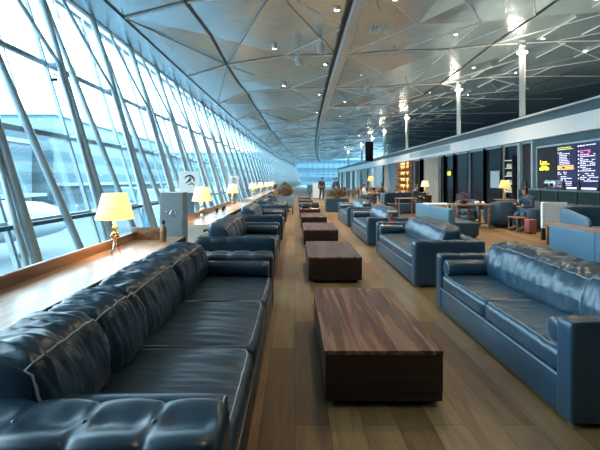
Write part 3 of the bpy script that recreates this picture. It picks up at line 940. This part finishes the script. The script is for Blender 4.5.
def tub_chair(lab, x, y, rz, r=.45, ht=.82, mat='slate', group='tub chairs'):
    t = thing('tub_chair', lab, 'armchair', (x, y, 0), rz, group)
    bm = bmesh.new(); n = 22
    prof = []
    outer = []
    for k in range(n + 1):
        a = -PI * .15 + PI * 1.3 * k / n + 0
        # U shaped shell, lower at the arms
        f = math.sin(PI * k / n) ** .6
        z1 = .56 + (ht - .56) * f
        c, s = math.cos(a), math.sin(a)
        outer.append([bm.verts.new((c * q * 1.02, s * q, z)) for q, z in ((r - .02, .1), (r + .01, .3), (r + .02, z1 - .06), (r, z1 - .015), (r - .05, z1), (r - .10, z1 - .02), (r - .12, z1 - .07), (r - .12, .12))])
    for a, b in zip(outer, outer[1:]):
        m_ = len(a)
        for k in range(m_): bm.faces.new((a[k], a[(k + 1) % m_], b[(k + 1) % m_], b[k]))
    bm.faces.new(outer[0]); bm.faces.new(outer[-1][::-1])
    obj('shell', bm, mat, t, True)
    def fn(u, v, w):
        a, b, c = pnorm(u, v, w, 5); q = (r - .125) / max(1, math.hypot(a, b))
        return (a * q, b * q - .03, .36 + c * .09)
    obj('seat_cushion', cube_grid(10, 10, 4, fn), mat, t, True)
    obj('base', lt([(r - .16, .05), (r - .1, .10), (r - .13, .27)], 24), mat, t, True)
    for a in range(4):
        ang = PI / 4 + a * PI / 2
        obj('foot', lt([(.02, 0), (.025, .06)], 8, ((r - .15) * math.cos(ang), (r - .15) * math.sin(ang), 0)), 'matte_black', t)
    return t
tub_chair('dark slate tub armchair with its back to us, right of the wooden table', 6.62, 13.6, PI, .52, .86)
tub_chair('slate tub armchair behind the wooden table with flowers', 6.25, 15.4, -.4, .42, .8)
tub_chair('slate tub armchair the seated traveller sits in', 7.12, 12.75, PI * .5, .4, .72)

# curved sofa by bar
t = thing('curved_sofa', 'steel blue sofa with a curved scooped back at the right edge near the bar', 'sofa', (7.14, 9.7, 0)); t.scale = (.84, 1, 1)
def fnb(u, v, w):
    a, b, c = pnorm(u, v, w, 8)
    x = a * .9 ; z = .48 + c * .40 - (.20 * (1 - abs(a)) ** .8 if c < 0 else 0) * 0
    if c < 0: z = .48 + c * (.40 - .12 * math.cos(a * PI / 2))
    return (x, .42 + b * .1 + .12 * c * .5, z)
obj('backrest', cube_grid(24, 6, 10, fnb), 'slate', t, True)
def fns(u, v, w):
    a, b, c = pnorm(u, v, w, 8); return (a * .88, -.05 + b * .42, .26 + c * .16)
obj('seat_cushion', cube_grid(16, 10, 6, fns), 'steelblue', t, True)
for s in (-1, 1):
    def fna(u, v, w, s=s):
        a, b, c = pnorm(u, v, w, 6); return (s * .9 + a * .07 , -.02 + b * .5, .40 + c * (.36 + .10 * b))
    obj('armrest', cube_grid(6, 14, 8, fna), 'steelblue', t, True)
for sx in (-.75, .75):
    for sy in (-.35, .35): obj('foot', lt([(.02, 0), (.025, .1)], 8, (sx, sy, 0)), 'matte_black', t)

def wood_table(lab, x0, x1, y0, y1, z, th=.045, leg=.03, mat='wood_mid', group='wooden tables', rails=False):
    t = thing('side_table' if z < .6 else 'dining_table', lab, 'table', ((x0 + x1) / 2, (y0 + y1) / 2, 0), 0, group)
    w, l = (x1 - x0) / 2, (y1 - y0) / 2
    obj('tabletop', bx(-w, w, -l, l, z - th, z, .006), mat, t)
    for sx in (-1, 1):
        for sy in (-1, 1):
            cx, cy = sx * (w - leg - .03), sy * (l - leg - .03)
            obj('leg', bx(cx - leg, cx + leg, cy - leg, cy + leg, 0, z - th), mat, t)
    if rails:
        for sy in (-1, 1): obj('stretcher', bx(-w + .06, w - .06, sy * (l - leg - .03) - .015, sy * (l - leg - .03) + .015, .14, .18), mat, t)
        obj('center_post', bx(-.03, .03, -.03, .03, .16, z - th), mat, t)
    return t
wood_table('square-legged wooden table with a flower arrangement, right of the mid bench', 4.94, 6.02, 13.0, 13.8, .75, rails=True)
wood_table('long low dark wooden table between the near bench and the curved sofa', 5.82, 6.26, 7.2, 9.95, .5, .07)
wood_table('low wooden table between the tub armchair and the traveller', 6.35, 6.72, 12.2, 12.75, .42, .03, .015)
wood_table('small dark side table holding a red cup, between two right sofas', 1.95, 2.6, 8.84, 9.52, .54, .03, .02)
wood_table('small pale-topped table behind the mid bench', 4.35, 5.1, 13.95, 14.5, .72, .03, .02, 'white')

# red cup and magazines on side table
t = thing('tumbler', 'dark red tumbler on the side table between the right sofas', 'cup', (2.05, 9.05, .54))
obj('cup_body', lt([(.045, 0), (.055, .03), (.06, .17), (.055, .17), (.042, .01)], 20), 'red', t, True)
obj('lid', lt([(.061, .17), (.058, .185), (.02, .20), (.018, .23)], 20), 'red', t, True)
for i, (x, y, z, rz) in enumerate(((2.28, 9.1, .5405, .2), (2.3, 9.12, .553, -.15), (2.47, 9.3, .5405, .4))):
    o = obj('magazine', bx(-.09, .09, -.12, .12, 0, .012, .002), 'paper'); o.location = (x, y, z); o.rotation_euler = (0, 0, rz)
    tag(o, ['white magazine beside the red tumbler, bottom of the pair', 'white magazine beside the red tumbler, top of the pair', 'white magazine at the back corner of the red tumbler table'][i], 'magazine', 'magazines on the side table')

# foliage
def foliage(parent, mat, r, hgt, n, seed, leaf=.05, z0=0., name='foliage', stemmat=None):
    random.seed(seed); bm = bmesh.new(); bs = bmesh.new()
    for i in range(n):
        a = random.random() * 2 * PI; rr = r * math.sqrt(random.random()); zz = z0 + hgt * (.25 + .75 * random.random()) * (1.1 - .5 * rr / r)
        tip = Vector((rr * math.cos(a), rr * math.sin(a), zz))
        if i % 5 == 0: tube(bs, [(rr * .2 * math.cos(a), rr * .2 * math.sin(a), z0), tuple(tip)], .004, 4)
        for q in range(3):
            d = Vector((random.uniform(-1, 1), random.uniform(-1, 1), random.uniform(-.2, 1))).normalized() * leaf * random.uniform(.7, 1.4)
            s = d.cross(Vector((random.random(), random.random(), .3))).normalized() * leaf * .35
            vs = [bm.verts.new(tip), bm.verts.new(tip + d * .5 + s), bm.verts.new(tip + d), bm.verts.new(tip + d * .5 - s)]
            bm.faces.new(vs)
    obj(name, bm, mat, parent); obj('stems', bs, stemmat or 'plant_brown', parent)
# flowers on wooden table
t = thing('flower_arrangement', 'purple-grey flower arrangement in a dark pot on the wooden table', 'flowers', (5.3, 13.35, .75))
obj('pot', lt([(.07, 0), (.10, .03), (.11, .09), (.09, .11)], 18), 'matte_black', t, True)
foliage(t, 'plant_purple', .22, .30, 150, 2, .05, .08, 'petals')
for i, x in enumerate((5.62, 5.72, 5.84)):
    t = thing('cup', ['white cup nearest the flowers on the wooden table', 'middle white cup on the wooden table', 'white cup at the right end of the wooden table'][i], 'cup', (x, 13.2 + .1 * (i % 2), .75), 0, 'white cups on the wooden table')
    obj('cup_body', lt([(.03, 0), (.045, .08), (.042, .08), (.027, .006)], 16), 'white', t, True)
    obj('handle', tb([(.043 + .022 * math.sin(a), 0, .04 + .022 * math.cos(a)) for a in [PI * q / 6 for q in range(7)]], .005, 6), 'white', t, True)

def planter(lab, x0, x1, y, d, z0, z1, mat, fol, seed, legs=False):
    t = thing('box_planter', lab, 'planter', ((x0 + x1) / 2, y, 0), 0, 'box planters in the aisle')
    w = (x1 - x0) / 2
    bm = bmesh.new(); box(bm, -w, w, -d, d, z0, z1, .01)
    obj('planter_box', bm, mat, t)
    obj('soil', bx(-w + .03, w - .03, -d + .03, d - .03, z1 - .001, z1 + .012), 'matte_black', t)
    if legs:
        for sx in (-1, 1):
            for sy in (-1, 1): obj('leg', bx(sx * (w - .05) - .02, sx * (w - .05) + .02, sy * (d - .05) - .02, sy * (d - .05) + .02, 0, z0), 'matte_black', t)
    f = bpy.data.objects.new('plant', None)
    foliage(t, fol, w * .8, .5, 260, seed, .09, z1 + .01)
    bpy.data.objects.remove(f)
    return t
planter('grey box planter on legs with dried plants, behind the left sofas', -.78, -.05, 18.6, .25, .38, .80, 'grey_side', 'plant_brown', 4, True)
planter('blue-grey box planter with olive dried plants, right of the aisle', 1.46, 2.5, 20.2, .45, 0, .60, 'slate', 'plant_olive', 9)
planter('tall dark box planter with green leaves, left beyond the grey planter', -.9, -.2, 22.9, .3, .0, .85, 'wall_dark', 'plant_green', 13)

# dark booth and cafe seating
t = thing('booth', 'dark blue high-backed booth divider left of the cafe chairs', 'booth', (5.0, 19.6, 0))
obj('backrest', bx(-1.05, 1.05, -.1, .1, .05, .93, .02, 3), 'navy', t, True)
obj('side_panel', bx(-1.07, -.93, -.85, .0, .05, .90, .02, 3), 'navy', t, True)
obj('seat', bx(-.92, 1.05, -.7, -.1, .05, .45, .03, 3), 'slate', t, True)
wood_table('dark round-the-corner cafe table in front of the dark booth', 4.3, 5.1, 17.7, 18.4, .74, .03, .02, 'wood_mid')

def cafe_chair(lab, x, y, rz, group='cafe chairs in the far dining area'):
    t = thing('cafe_chair', lab, 'chair', (x, y, 0), rz, group)
    obj('seat', bx(-.21, .21, -.21, .21, .43, .47, .015, 3), 'slate', t, True)
    obj('backrest', bx(-.21, .21, .19, .22, .55, .86, .012, 3), 'wood_mid', t, True)
    for sx in (-1, 1):
        obj('leg', bx(sx * .19 - .015, sx * .19 + .015, -.205, -.175, 0, .43), 'matte_black', t)
        obj('leg', bx(sx * .19 - .015, sx * .19 + .015, .175, .205, 0, .86), 'matte_black', t)
    return t
base_chair = None
base_tab = None
cafe = [(4.6, 24.5), (6.4, 23.2), (5.2, 28.5), (7.0, 28), (5.0, 33.5), (6.8, 34), (4.6, 39.5), (6.6, 41)]
for i, (x, y) in enumerate(cafe):
    side = 'left' if x < 6 else 'right'; row = ['nearest', 'second', 'third', 'farthest'][i // 2]
    if base_tab is None:
        base_tab = thing('cafe_table', '', 'table', (x, y, 0), 0, 'small cafe tables in the far dining area')
        obj('tabletop', lt([(.38, .72), (.40, .73), (.40, .745), (.385, .75)], 28), 'wood_mid', base_tab, True)
        obj('pedestal', lt([(.22, 0), (.2, .02), (.035, .05), (.03, .70), (.1, .72)], 20), 'matte_black', base_tab, True)
        tb_ = base_tab
    else: tb_ = dup(base_tab, (x, y, 0))
    tb_['label'] = 'round cafe table, %s of the four on the %s side of the far dining area' % (row, side)
    for q, (ox, oy, rz, wd) in enumerate(((-.62, 0, PI / 2, 'left'), (.62, 0, -PI / 2, 'right'), (0, .62, 0, 'far'))):
        lb = 'dark cafe chair on the %s side of the %s %s cafe table' % (wd, row, side)
        if base_chair is None: base_chair = cafe_chair(lb, x + ox, y + oy, rz)
        else: dup(base_chair, (x + ox, y + oy, 0), rz, lb)
# cafe lamps
def clamp(lab, x, y, z, col, s=1.):
    l = make_lamp(lab, 'warm shaded lamps in the cafe area', col, s); l.location = (x, y, z); bulb_light(x, y, z + .45 * s, 12); return l
def console(lab, x, y, w=.3, z=.75):
    t = thing('lamp_console', lab, 'console', (x, y, 0), 0, 'slim consoles carrying lamps')
    obj('console_top', bx(-w, w, -w, w, z - .04, z, .005), 'wood_mid', t); obj('console_body', bx(-w + .05, w - .05, -w + .05, w - .05, 0, z - .04), 'matte_black', t)
console('slim dark console under the orange lamp by the display rack', 7.9, 16.0, .3, .78)
clamp('orange-shaded lamp in front of the dark shop windows, near the display rack', 7.9, 16.0, .78, 'shade_orange', 1.08)
console('dark console under the glowing lamp beside the distant poster', 7.6, 42.6, .5, .75)
clamp('bright warm lamp in front of the distant pale blue poster', 7.6, 42.6, .75, 'shade_orange', 1.7)
console('dark console under the beige lamp behind the traveller in the booth', 6.3, 20.6, .3, .8)
clamp('beige-shaded lamp behind the traveller in the booth', 6.3, 20.6, .8, 'shade_warm', 1.0)

# ------------------------------------------------------------------ people
def skin_mesh(name, verts, edges, radii, mat, parent, sub=2):
    me = bpy.data.meshes.new(name); me.from_pydata([Vector(v) for v in verts], edges, [])
    o = link(name, me, mat, parent)
    md = o.modifiers.new('skin', 'SKIN'); md.use_smooth_shade = True
    for i, sv in enumerate(me.skin_vertices[0].data):
        r = radii[i]; sv.radius = r if isinstance(r, tuple) else (r, r); sv.use_root = (i == 0)
    sb = o.modifiers.new('sub', 'SUBSURF'); sb.levels = sub; sb.render_levels = sub
    return o

def person(lab, loc, rz, pose='sit', coat='jacket_dark', pants='jeans', longhair=False, sc=1., lean=.0):
    """faces -y locally"""
    t = thing('person', lab, 'person', loc, rz, None); t.scale = (sc, sc, sc)
    if pose == 'sit':
        pel = (0, 0, .52); kn = [(.11, -.44, .52), (-.11, -.46, .50)]; an = [(.12, -.42, .09), (-.12, -.52, .09)]
        hip = [(.09, -.02, .52), (-.09, -.02, .52)]
    else:
        pel = (0, 0, .93); kn = [(.10, -.04, .50), (-.10, .03, .50)]; an = [(.11, .02, .08), (-.11, .12, .08)]; hip = [(.09, 0, .9), (-.09, 0, .9)]
    P = Vector(pel)
    def up(y, z): return (0, P.y + y - lean * z, P.z + z)
    ch, st_, nk, hd = up(0, .26), up(.01, .44), up(-.01, .54), up(-.03, .66)
    sh = [(.17, st_[1], st_[2]), (-.17, st_[1], st_[2])]
    if pose == 'sit':
        el = [(.24, st_[1] - .10, st_[2] - .26), (-.24, st_[1] - .10, st_[2] - .26)]; wr = [(.13, st_[1] - .33, st_[2] - .24), (-.10, st_[1] - .35, st_[2] - .18)]
    else:
        el = [(.24, .02, st_[2] - .27), (-.24, .03, st_[2] - .27)]; wr = [(.25, -.07, st_[2] - .51), (-.25, -.09, st_[2] - .50)]
    # body : one continuous skin figure
    V = [pel, ch, st_, nk, (hd[0], hd[1], hd[2] - .05), (hd[0], hd[1] + .01, hd[2] + .06)]; E = [(0, 1), (1, 2), (2, 3), (3, 4), (4, 5)]
    Rr = [(.14, .105), (.14, .10), (.11, .08), .05, (.068, .078), (.07, .085)]
    for s in (0, 1):
        b = len(V); V += [sh[s], el[s], wr[s]]; E += [(2, b), (b, b + 1), (b + 1, b + 2)]; Rr += [.055, .042, .028]
        # palm, four fingers, thumb
        w_ = Vector(wr[s]); d = (w_ - Vector(el[s])).normalized(); side = Vector((1, 0, 0))
        pc = w_ + d * .07; pi = len(V); V.append(tuple(pc)); E.append((b + 2, pi)); Rr.append((.036, .018))
        for f in range(4):
            base = pc + side * (-.027 + .018 * f); ln = (.062, .072, .068, .052)[f]
            V += [tuple(base + d * .02), tuple(base + d * (.02 + ln * .6) + Vector((0, 0, -.01))), tuple(base + d * (.02 + ln) + Vector((0, 0, -.028)))]
            q = len(V) - 3; E += [(pi, q), (q, q + 1), (q + 1, q + 2)]; Rr += [.009, .0085, .007]
        ts = 1 if s else -1
        V += [tuple(w_ + d * .03 + side * ts * .035), tuple(w_ + d * .07 + side * ts * .055 + Vector((0, 0, -.01)))]
        q = len(V) - 2; E += [(b + 2, q), (q, q + 1)]; Rr += [.011, .009]
        b = len(V); V += [hip[s], kn[s], an[s], (an[s][0], an[s][1] - .14, .035)]; E += [(0, b), (b, b + 1), (b + 1, b + 2), (b + 2, b + 3)]; Rr += [.085, .055, .038, (.035, .025)]
    body = skin_mesh('body', V, E, Rr, 'skin', t)
    # face details
    bm = bmesh.new(); hz = hd[2]
    blob(bm, (0, hd[1] - .088, hz - .01), .014, .8, 1.2, 1.4, 0, 6, 0)
    for s in (-1, 1): blob(bm, (s * .074, hd[1] + .005, hz), .018, .4, .8, 1.3, 0, 6, 0)
    obj('nose_and_ears', bm, 'skin', t, True)
    bm = bmesh.new()
    for s in (-1, 1): blob(bm, (s * .03, hd[1] - .078, hz + .018), .009, 1.2, .6, .8, 0, 6, 0)
    obj('eyes', bm, 'hair', t, True)
    bm = bmesh.new(); blob(bm, (0, hd[1] - .082, hz - .042), .016, 1.2, .4, .35, 0, 6, 0); obj('mouth', bm, 'red_bag', t, True)
    # hair
    bm = bmesh.new()
    res = bmesh.ops.create_uvsphere(bm, u_segments=20, v_segments=14, radius=1)
    for v in list(res['verts']):
        x, y_, z = v.co
        k = 1 + .05 * noise.noise(v.co * 5)
        zz = z
        if z < -.1 and y_ > -.1 and longhair: zz = z * 2.2
        v.co = Vector((x * .086 * k, y_ * .10 * k + .012 + hd[1], hz + .035 + zz * .098 * k))
    dele = [v for v in bm.verts if v.co.y < hd[1] - .035 and v.co.z < hz + .055]
    bmesh.ops.delete(bm, geom=dele, context='VERTS')
    h_ = obj('hair', bm, 'hair', t, True); so = h_.modifiers.new('t', 'SOLIDIFY'); so.thickness = .012
    # clothes
    V = [(pel[0], pel[1], pel[2] - .02), ch, st_, (nk[0], nk[1], nk[2] - .04)]; E = [(0, 1), (1, 2), (2, 3)]; Rr = [(.165, .125), (.16, .12), (.13, .10), (.065, .065)]
    for s in (0, 1):
        b = len(V); V += [sh[s], el[s], wr[s]]; E += [(2, b), (b, b + 1), (b + 1, b + 2)]; Rr += [.072, .06, .045]
    skin_mesh('jacket', V, E, Rr, coat, t)
    V = [pel]; E = []; Rr = [(.15, .12)]
    for s in (0, 1):
        b = len(V); V += [hip[s], kn[s], (an[s][0], an[s][1], an[s][2] + .04)]; E += [(0, b), (b, b + 1), (b + 1, b + 2)]; Rr += [.10, .072, .056]
    skin_mesh('trousers', V, E, Rr, pants, t)
    for s in (0, 1):
        def fn(u, v, w, s=s):
            a, b, c = pnorm(u, v, w, 4)
            return (an[s][0] + a * .045, an[s][1] - .06 + b * .13, .045 + c * .045 * (1 if b > -.2 else .75) - (0 if b > -.2 else .010))
        obj('shoe', cube_grid(6, 10, 6, fn), 'shoe', t, True)
    return t
person('seated person with dark hair and navy jacket bent over, beside a white partition', (7.1, 12.78, 0), -PI / 2 * .8, 'sit', 'jacket_navy', 'jeans', True, 1., .35)
person('seated person in a dark jacket at the booth, in front of the beige lamp', (5.35, 18.95, 0), .5, 'sit', 'jacket_dark', 'jacket_dark', False, 1.0, .1)
person('seated person in pale clothes at the left of the far dining area', (3.98, 24.5, 0), PI / 2, 'sit', 'jacket_white', 'jeans', False)
person('seated person in a dark jacket at the right of a far cafe table', (5.82, 28.5, 0), -PI / 2, 'sit', 'jacket_dark', 'jeans', True)
person('standing person in dark clothes left of the olive planter in the far aisle', (1.95, 31, 0), .4, 'stand', 'jacket_dark', 'jacket_dark')
person('standing person in a navy jacket far behind the olive planter', (3.3, 34, 0), 2.6, 'stand', 'jacket_navy', 'jeans')
person('standing person in a white shirt in the far aisle', (4.2, 46, 0), 3., 'stand', 'jacket_white', 'jeans')
jr = None
for i_, (y_, k_) in enumerate(((15.0, 'left end of the bar, first of five'), (12.9, 'bar just right of the coffee machine, second of five'), (12.2, 'middle of the bar, third of five'), (11.4, 'bar, fourth of five from the left'), (10.6, 'bar, fifth of five, nearest the right edge'))):
    if jr is None: jr = b_ = obj('bar_bottle', lt([(.05, 0), (.055, .02), (.055, .2), (.02, .26), (.02, .33)], 14), 'cyan_glass', None, True)
    else: b_ = jr.copy(); C.objects.link(b_)
    b_.location = (8.15, y_, 1.2); tag(b_, 'dark bottle on the ' + k_, 'bottle', 'dark bottles on the bar counter')
person('seated person with brown coat on the farthest left sofa', (-.95, 20.2, 0), PI / 2, 'sit', 'plant_brown', 'jacket_dark', True)
t = thing('suitcase', 'reddish suitcase on the floor at the feet of the seated traveller', 'suitcase', (6.62, 11.95, 0), .2)
obj('case_body', bx(-.13, .13, -.1, .1, .04, .40, .03, 4), 'red_bag', t, True)
obj('handle', tb([(-.06, 0, .40), (-.06, 0, .46), (.06, 0, .46), (.06, 0, .40)], .008, 8), 'matte_black', t, True)
for sx in (-.09, .09):
    for sy in (-.07, .07): obj('wheel', bx(sx - .015, sx + .015, sy - .02, sy + .02, 0, .045, .008), 'matte_black', t)

# far boards
t = thing('display', 'dark square display on a stand at the far end of the aisle', 'display', (1.1, 31.5, 0))
obj('screen', bx(-.2, .2, -.03, .03, .55, 1.15, .01), 'dark_teal', t); obj('stand', bx(-.03, .03, -.03, .03, .02, .55), 'matte_black', t); obj('base', bx(-.2, .2, -.15, .15, 0, .02), 'matte_black', t)
t = thing('notice_board', 'white upright notice board beside the dark display', 'board', (1.75, 33, 0))
obj('board', bx(-.38, .38, -.03, .03, .1, 1.25, .01), 'white', t); obj('base', bx(-.3, .3, -.15, .15, 0, .1, .01), 'grey_side', t)

# ------------------------------------------------------------------ columns
cl = [(9.0 + .0, 17.3, 'nearest white column rising to the ceiling behind the fascia'), (9.15, 24.4, 'second white column behind the fascia'), (9.1, 35.5, 'third white column behind the fascia'),
      (9.3, 45.4, 'fourth thin column behind the fascia, near the hanging screen'), (9.4, 53, 'fifth thin column behind the fascia'), (9.5, 62, 'sixth thin column behind the fascia'), (9.5, 78, 'farthest thin column behind the fascia')]
for x, y, lb in cl:
    t = thing('column', lb, 'column', (x + .25, y, 3.98), 0, 'round columns above the shops')
    zz = 7.16
    obj('shaft', lt([(.115, -.2), (.115, zz - 3.98)], 24), 'white_metal', t, True)
    obj('collar', lt([(.12, zz - 3.98 - .25), (.16, zz - 3.98 - .2), (.16, zz - 3.98 - .1), (.12, zz - 3.98 - .05)], 24), 'chrome', t, True)
    obj('uplight', lt([(.19, zz - 3.98 - .5), (.20, zz - 3.98 - .46)], 24), 'lens_soft', t, True)
    l = bpy.data.lights.new('column_uplight', 'POINT'); l.energy = 15; l.color = (1., .84, .62); l.shadow_soft_size = .1
    o = bpy.data.objects.new('column_uplight', l); C.objects.link(o); o.location = (x - .12, y - .15, zz - .45)

t = thing('hanging_screen', 'black hanging screen box below the ceiling above the distant fascia', 'screen', (6.9, 39.5, 5.2))
obj('screen_body', bx(-.36, .36, -.12, .12, -1.95, -.15, .02), 'black', t)
for s in (-.25, .25): obj('hanger', tb([(s, 0, -.15), (s, 0, 2.1)], .015, 6), 'chrome', t)

# ------------------------------------------------------------------ ceiling downlights and fittings
DL = [(1.23, 13.1, 90), (1.25, 19.3, 90), (1.22, 26.0, 90), (1.3, 33, 90), (1.25, 7.0, 22), (1.25, 1.5, 14),
      (3.2, 21.5, 60), (3.1, 29, 60), (3.4, 36, 60), (5.3, 24, 60), (5.8, 31, 60),
      (10.2, 17.5, 80), (13.3, 19.5, 80), (12.2, 23.5, 80), (8.6, 27.5, 80), (8.2, 36, 80), (6.9, 44, 80), (6.0, 10.0, 60), (6.0, 16.0, 60), (9.6, 13.5, 50), (9.0, 21.5, 50), (12.0, 29.5, 50), (7.4, 33.0, 50), (2.9, 12.5, 40), (-.9, 16.5, 40), (-.8, 23.0, 40), (4.8, 5.0, 20)]
base_dl = None
def zc_at(X, Y):
    return cz(X)
for i, (X, Y, e) in enumerate(DL):
    x = cxy(X, Y); z = cz(X) - .11
    if base_dl is None:
        base_dl = thing('ceiling_downlight', '', 'ceiling light', (x, Y, z), 0, 'warm downlights set into the metal ceiling')
        obj('housing', lt([(.10, .2), (.12, .0), (.085, -.01), (.085, .03)], 20, cap=False), 'chrome', base_dl, True)
        obj('lens', lt([(.082, .02), (.05, .005), (.001, .0)], 20), 'bulb', base_dl, True)
        d_ = base_dl
    else: d_ = dup(base_dl, (x, Y, z))
    zone = lambda v: 'left of the central beam' if v < 2 and v < 0 else 'close along the central beam' if v < 2 else 'between the beam and the fascia' if v < 8 else 'above the shops and columns'
    peers = sorted(p[1] for p in DL if zone(p[0]) == zone(X))
    d_['label'] = 'warm recessed ceiling spotlight %s, %s from the camera' % (zone(X), ORD[peers.index(Y)])
    l = bpy.data.lights.new('downlight_lamp', 'SPOT'); l.energy = e * (7 if Y > 12 else 7); l.color = (1., .74, .50); l.spot_size = 1.9; l.spot_blend = .8; l.shadow_soft_size = .09
    o = bpy.data.objects.new('downlight_lamp', l); C.objects.link(o); o.location = (x, Y, z - .06)
# speakers and cameras
def speaker(lab, x, y, z):
    t = thing('ceiling_speaker', lab, 'speaker', (x, y, z), 0, 'pale speakers hung from the ceiling')
    obj('speaker_body', lt([(.03, -.3), (.13, -.26), (.15, -.1), (.11, .08), (.03, .12)], 16), 'white_metal', t, True)
    obj('bracket', tb([(0, 0, .1), (0, 0, .38)], .02, 8), 'chrome', t, True)
speaker('pale hanging speaker left of the central ceiling beam, nearest', .15, 17.2, 6.42)
speaker('pale hanging speaker right of the central ceiling beam', 3.95, 23.5, 6.62)
speaker('pale hanging speaker close against the central beam', .95, 15.6, 6.45)
t = thing('air_vent', 'louvred air vent in the ceiling right of the central beam', 'vent', (3.0, 15.0, 6.80))
for q in range(6): obj('slat', bx(-.33 + q * .12, -.29 + q * .12, -.28, .28, -.05, 0), 'white_metal', t)
t = thing('security_camera', 'small dark camera bracketed to a facade tube on the upper left', 'camera', (-4.62, 8.15, 3.42))
obj('arm', tb([(-.05, .2, .12), (0, 0, .12), (0, 0, .05)], .018, 8), 'chrome', t, True); obj('camera_body', tb([(-.05, -.03, 0), (.06, .02, .01)], .032, 12), 'matte_black', t, True)

# ------------------------------------------------------------------ outside
o = obj('apron', bx(-500, 26, -150, 420, -6.5, -6), 'apron'); o['kind'] = 'structure'; o.name = 'ground'
def bld(lab, x0, x1, y0, y1, z1, mat='terminal'):
    t = thing('terminal_building', lab, 'building', ((x0 + x1) / 2, (y0 + y1) / 2, -6), 0, 'buildings across the apron')
    w, l = (x1 - x0) / 2, (y1 - y0) / 2
    obj('facade', bx(-w, w, -l, l, 0, z1 + 6), mat, t)
    obj('roof', bx(-w - .5, w + .5, -l - .5, l + .5, z1 + 6, z1 + 6.8), 'terminal_white', t)
    obj('canopy', bx(w, w + 3, -l, l, (z1 + 6) * .3, (z1 + 6) * .3 + .6), 'terminal_white', t)
    return t
bld('pale blue terminal block seen low through the near windows', -80, -52, 22, 84, 8.5)
bld('taller pale blue terminal block seen through the middle windows', -76, -50, 88, 170, 15)
bld('wide pale blue terminal block beyond the far windows', -80, 70, 215, 250, 15)
bld('long low blue terminal block at the left of the windows', -130, -92, -20, 90, 9)
def aircraft(lab, x, y, rz):
    t = thing('aircraft', lab, 'aircraft', (x, y, -6), rz, 'parked aircraft on the apron')
    prof = [(-18, .2, 4.4), (-16, .9, 4.2), (-11, 1.7, 3.8), (-5, 2., 3.6), (10, 2., 3.6), (13.5, 1.8, 3.5), (15.5, 1.3, 3.3), (17, .5, 3.1), (17.4, .1, 3.1)]
    obj('fuselage', (lambda bm: (tube(bm, [(a, 0, c) for a, b, c in prof], [b for a, b, c in prof], 24), bm)[1])(bmesh.new()), 'jet', t, True)
    for s in (-1, 1):
        bm = bmesh.new(); vs = [(4, s * 1.5, 2.8), (-1, s * 15, 3.8), (-3, s * 15, 3.8), (-3.5, s * 1.5, 2.8)]
        a = [bm.verts.new(v) for v in vs]; b = [bm.verts.new((v[0], v[1], v[2] + .35)) for v in vs]
        bm.faces.new(a); bm.faces.new(b[::-1])
        for k_ in range(4): bm.faces.new((a[k_], a[(k_ + 1) % 4], b[(k_ + 1) % 4], b[k_]))
        obj('wing', bm, 'jet', t)
        bm = bmesh.new(); tube(bm, [(4.5, s * 5, 2.2), (4, s * 5, 2.2), (1.5, s * 5, 2.2)], [.8, 1., .7], 16); obj('engine', bm, 'jet', t, True)
    bm = bmesh.new(); vs = [(-12, 0, 5), (-16, 0, 11.5), (-18.5, 0, 11.5), (-17.5, 0, 4.8)]
    a = [bm.verts.new((v[0], -.15, v[2])) for v in vs]; b = [bm.verts.new((v[0], .15, v[2])) for v in vs]
    bm.faces.new(a); bm.faces.new(b[::-1])
    for k_ in range(4): bm.faces.new((a[k_], a[(k_ + 1) % 4], b[(k_ + 1) % 4], b[k_]))
    obj('tail_fin', bm, 'jet_tail', t)
    for xx, yy_ in ((12, 0), (-2, -2), (-2, 2)):
        obj('landing_gear', tb([(xx, yy_, 0), (xx, yy_, 2.2)], [.45, .15], 10), 'matte_black', t)
    return t
aircraft('white parked aircraft with teal tail seen through the near windows', -32, 31, 1.1)
def bridge(lab, y):
    t = thing('boarding_bridge', lab, 'boarding bridge', (-15, y, -6), .1, 'boarding bridges outside the glass')
    obj('tunnel', bx(-9, 7, -1.4, 1.4, 3.2, 6.1, .1), 'terminal_white', t)
    obj('cab', bx(-12, -9, -1.9, 1.9, 3.0, 6.4, .2), 'terminal', t)
    for xx in (-8, 3): obj('leg', bx(xx - .4, xx + .4, -.5, .5, 0, 3.2), 'dark_teal', t)
    return t
bridge('white boarding bridge outside the middle windows', 66)
bridge('white boarding bridge outside the far windows', 90)

# ------------------------------------------------------------------ light
w = bpy.data.worlds.new('World'); SC.world = w; w.use_nodes = True
nt = w.node_tree; bg = nt.nodes['Background']
tc = N(nt, 'ShaderNodeTexCoord'); sp = N(nt, 'ShaderNodeSeparateXYZ')
nt.links.new(tc.outputs['Generated'], sp.inputs[0])
rc = ramp(nt, sp.outputs[2], [(.0, (.56, .83, 1.)), (.35, (.72, .90, 1.)), (1., (.66, .86, 1.))])
nt.links.new(rc, bg.inputs[0]); bg.inputs[1].default_value = 5.0

cam = bpy.data.cameras.new('camera'); co = bpy.data.objects.new('camera', cam); C.objects.link(co)
co.location = (0, 0, H); co.rotation_euler = (PI / 2, 0, 0)
cam.sensor_width = 36; cam.lens = 425 / 600 * 36; cam.shift_x = 5 / 600; cam.shift_y = -45 / 600
cam.clip_end = 1000; cam.clip_start = .05
SC.camera = co
SC.view_settings.view_transform = 'Standard'; SC.view_settings.look = 'None'
SC.view_settings.exposure = 1.08; SC.view_settings.gamma = 1; SC.view_settings.use_curve_mapping = False
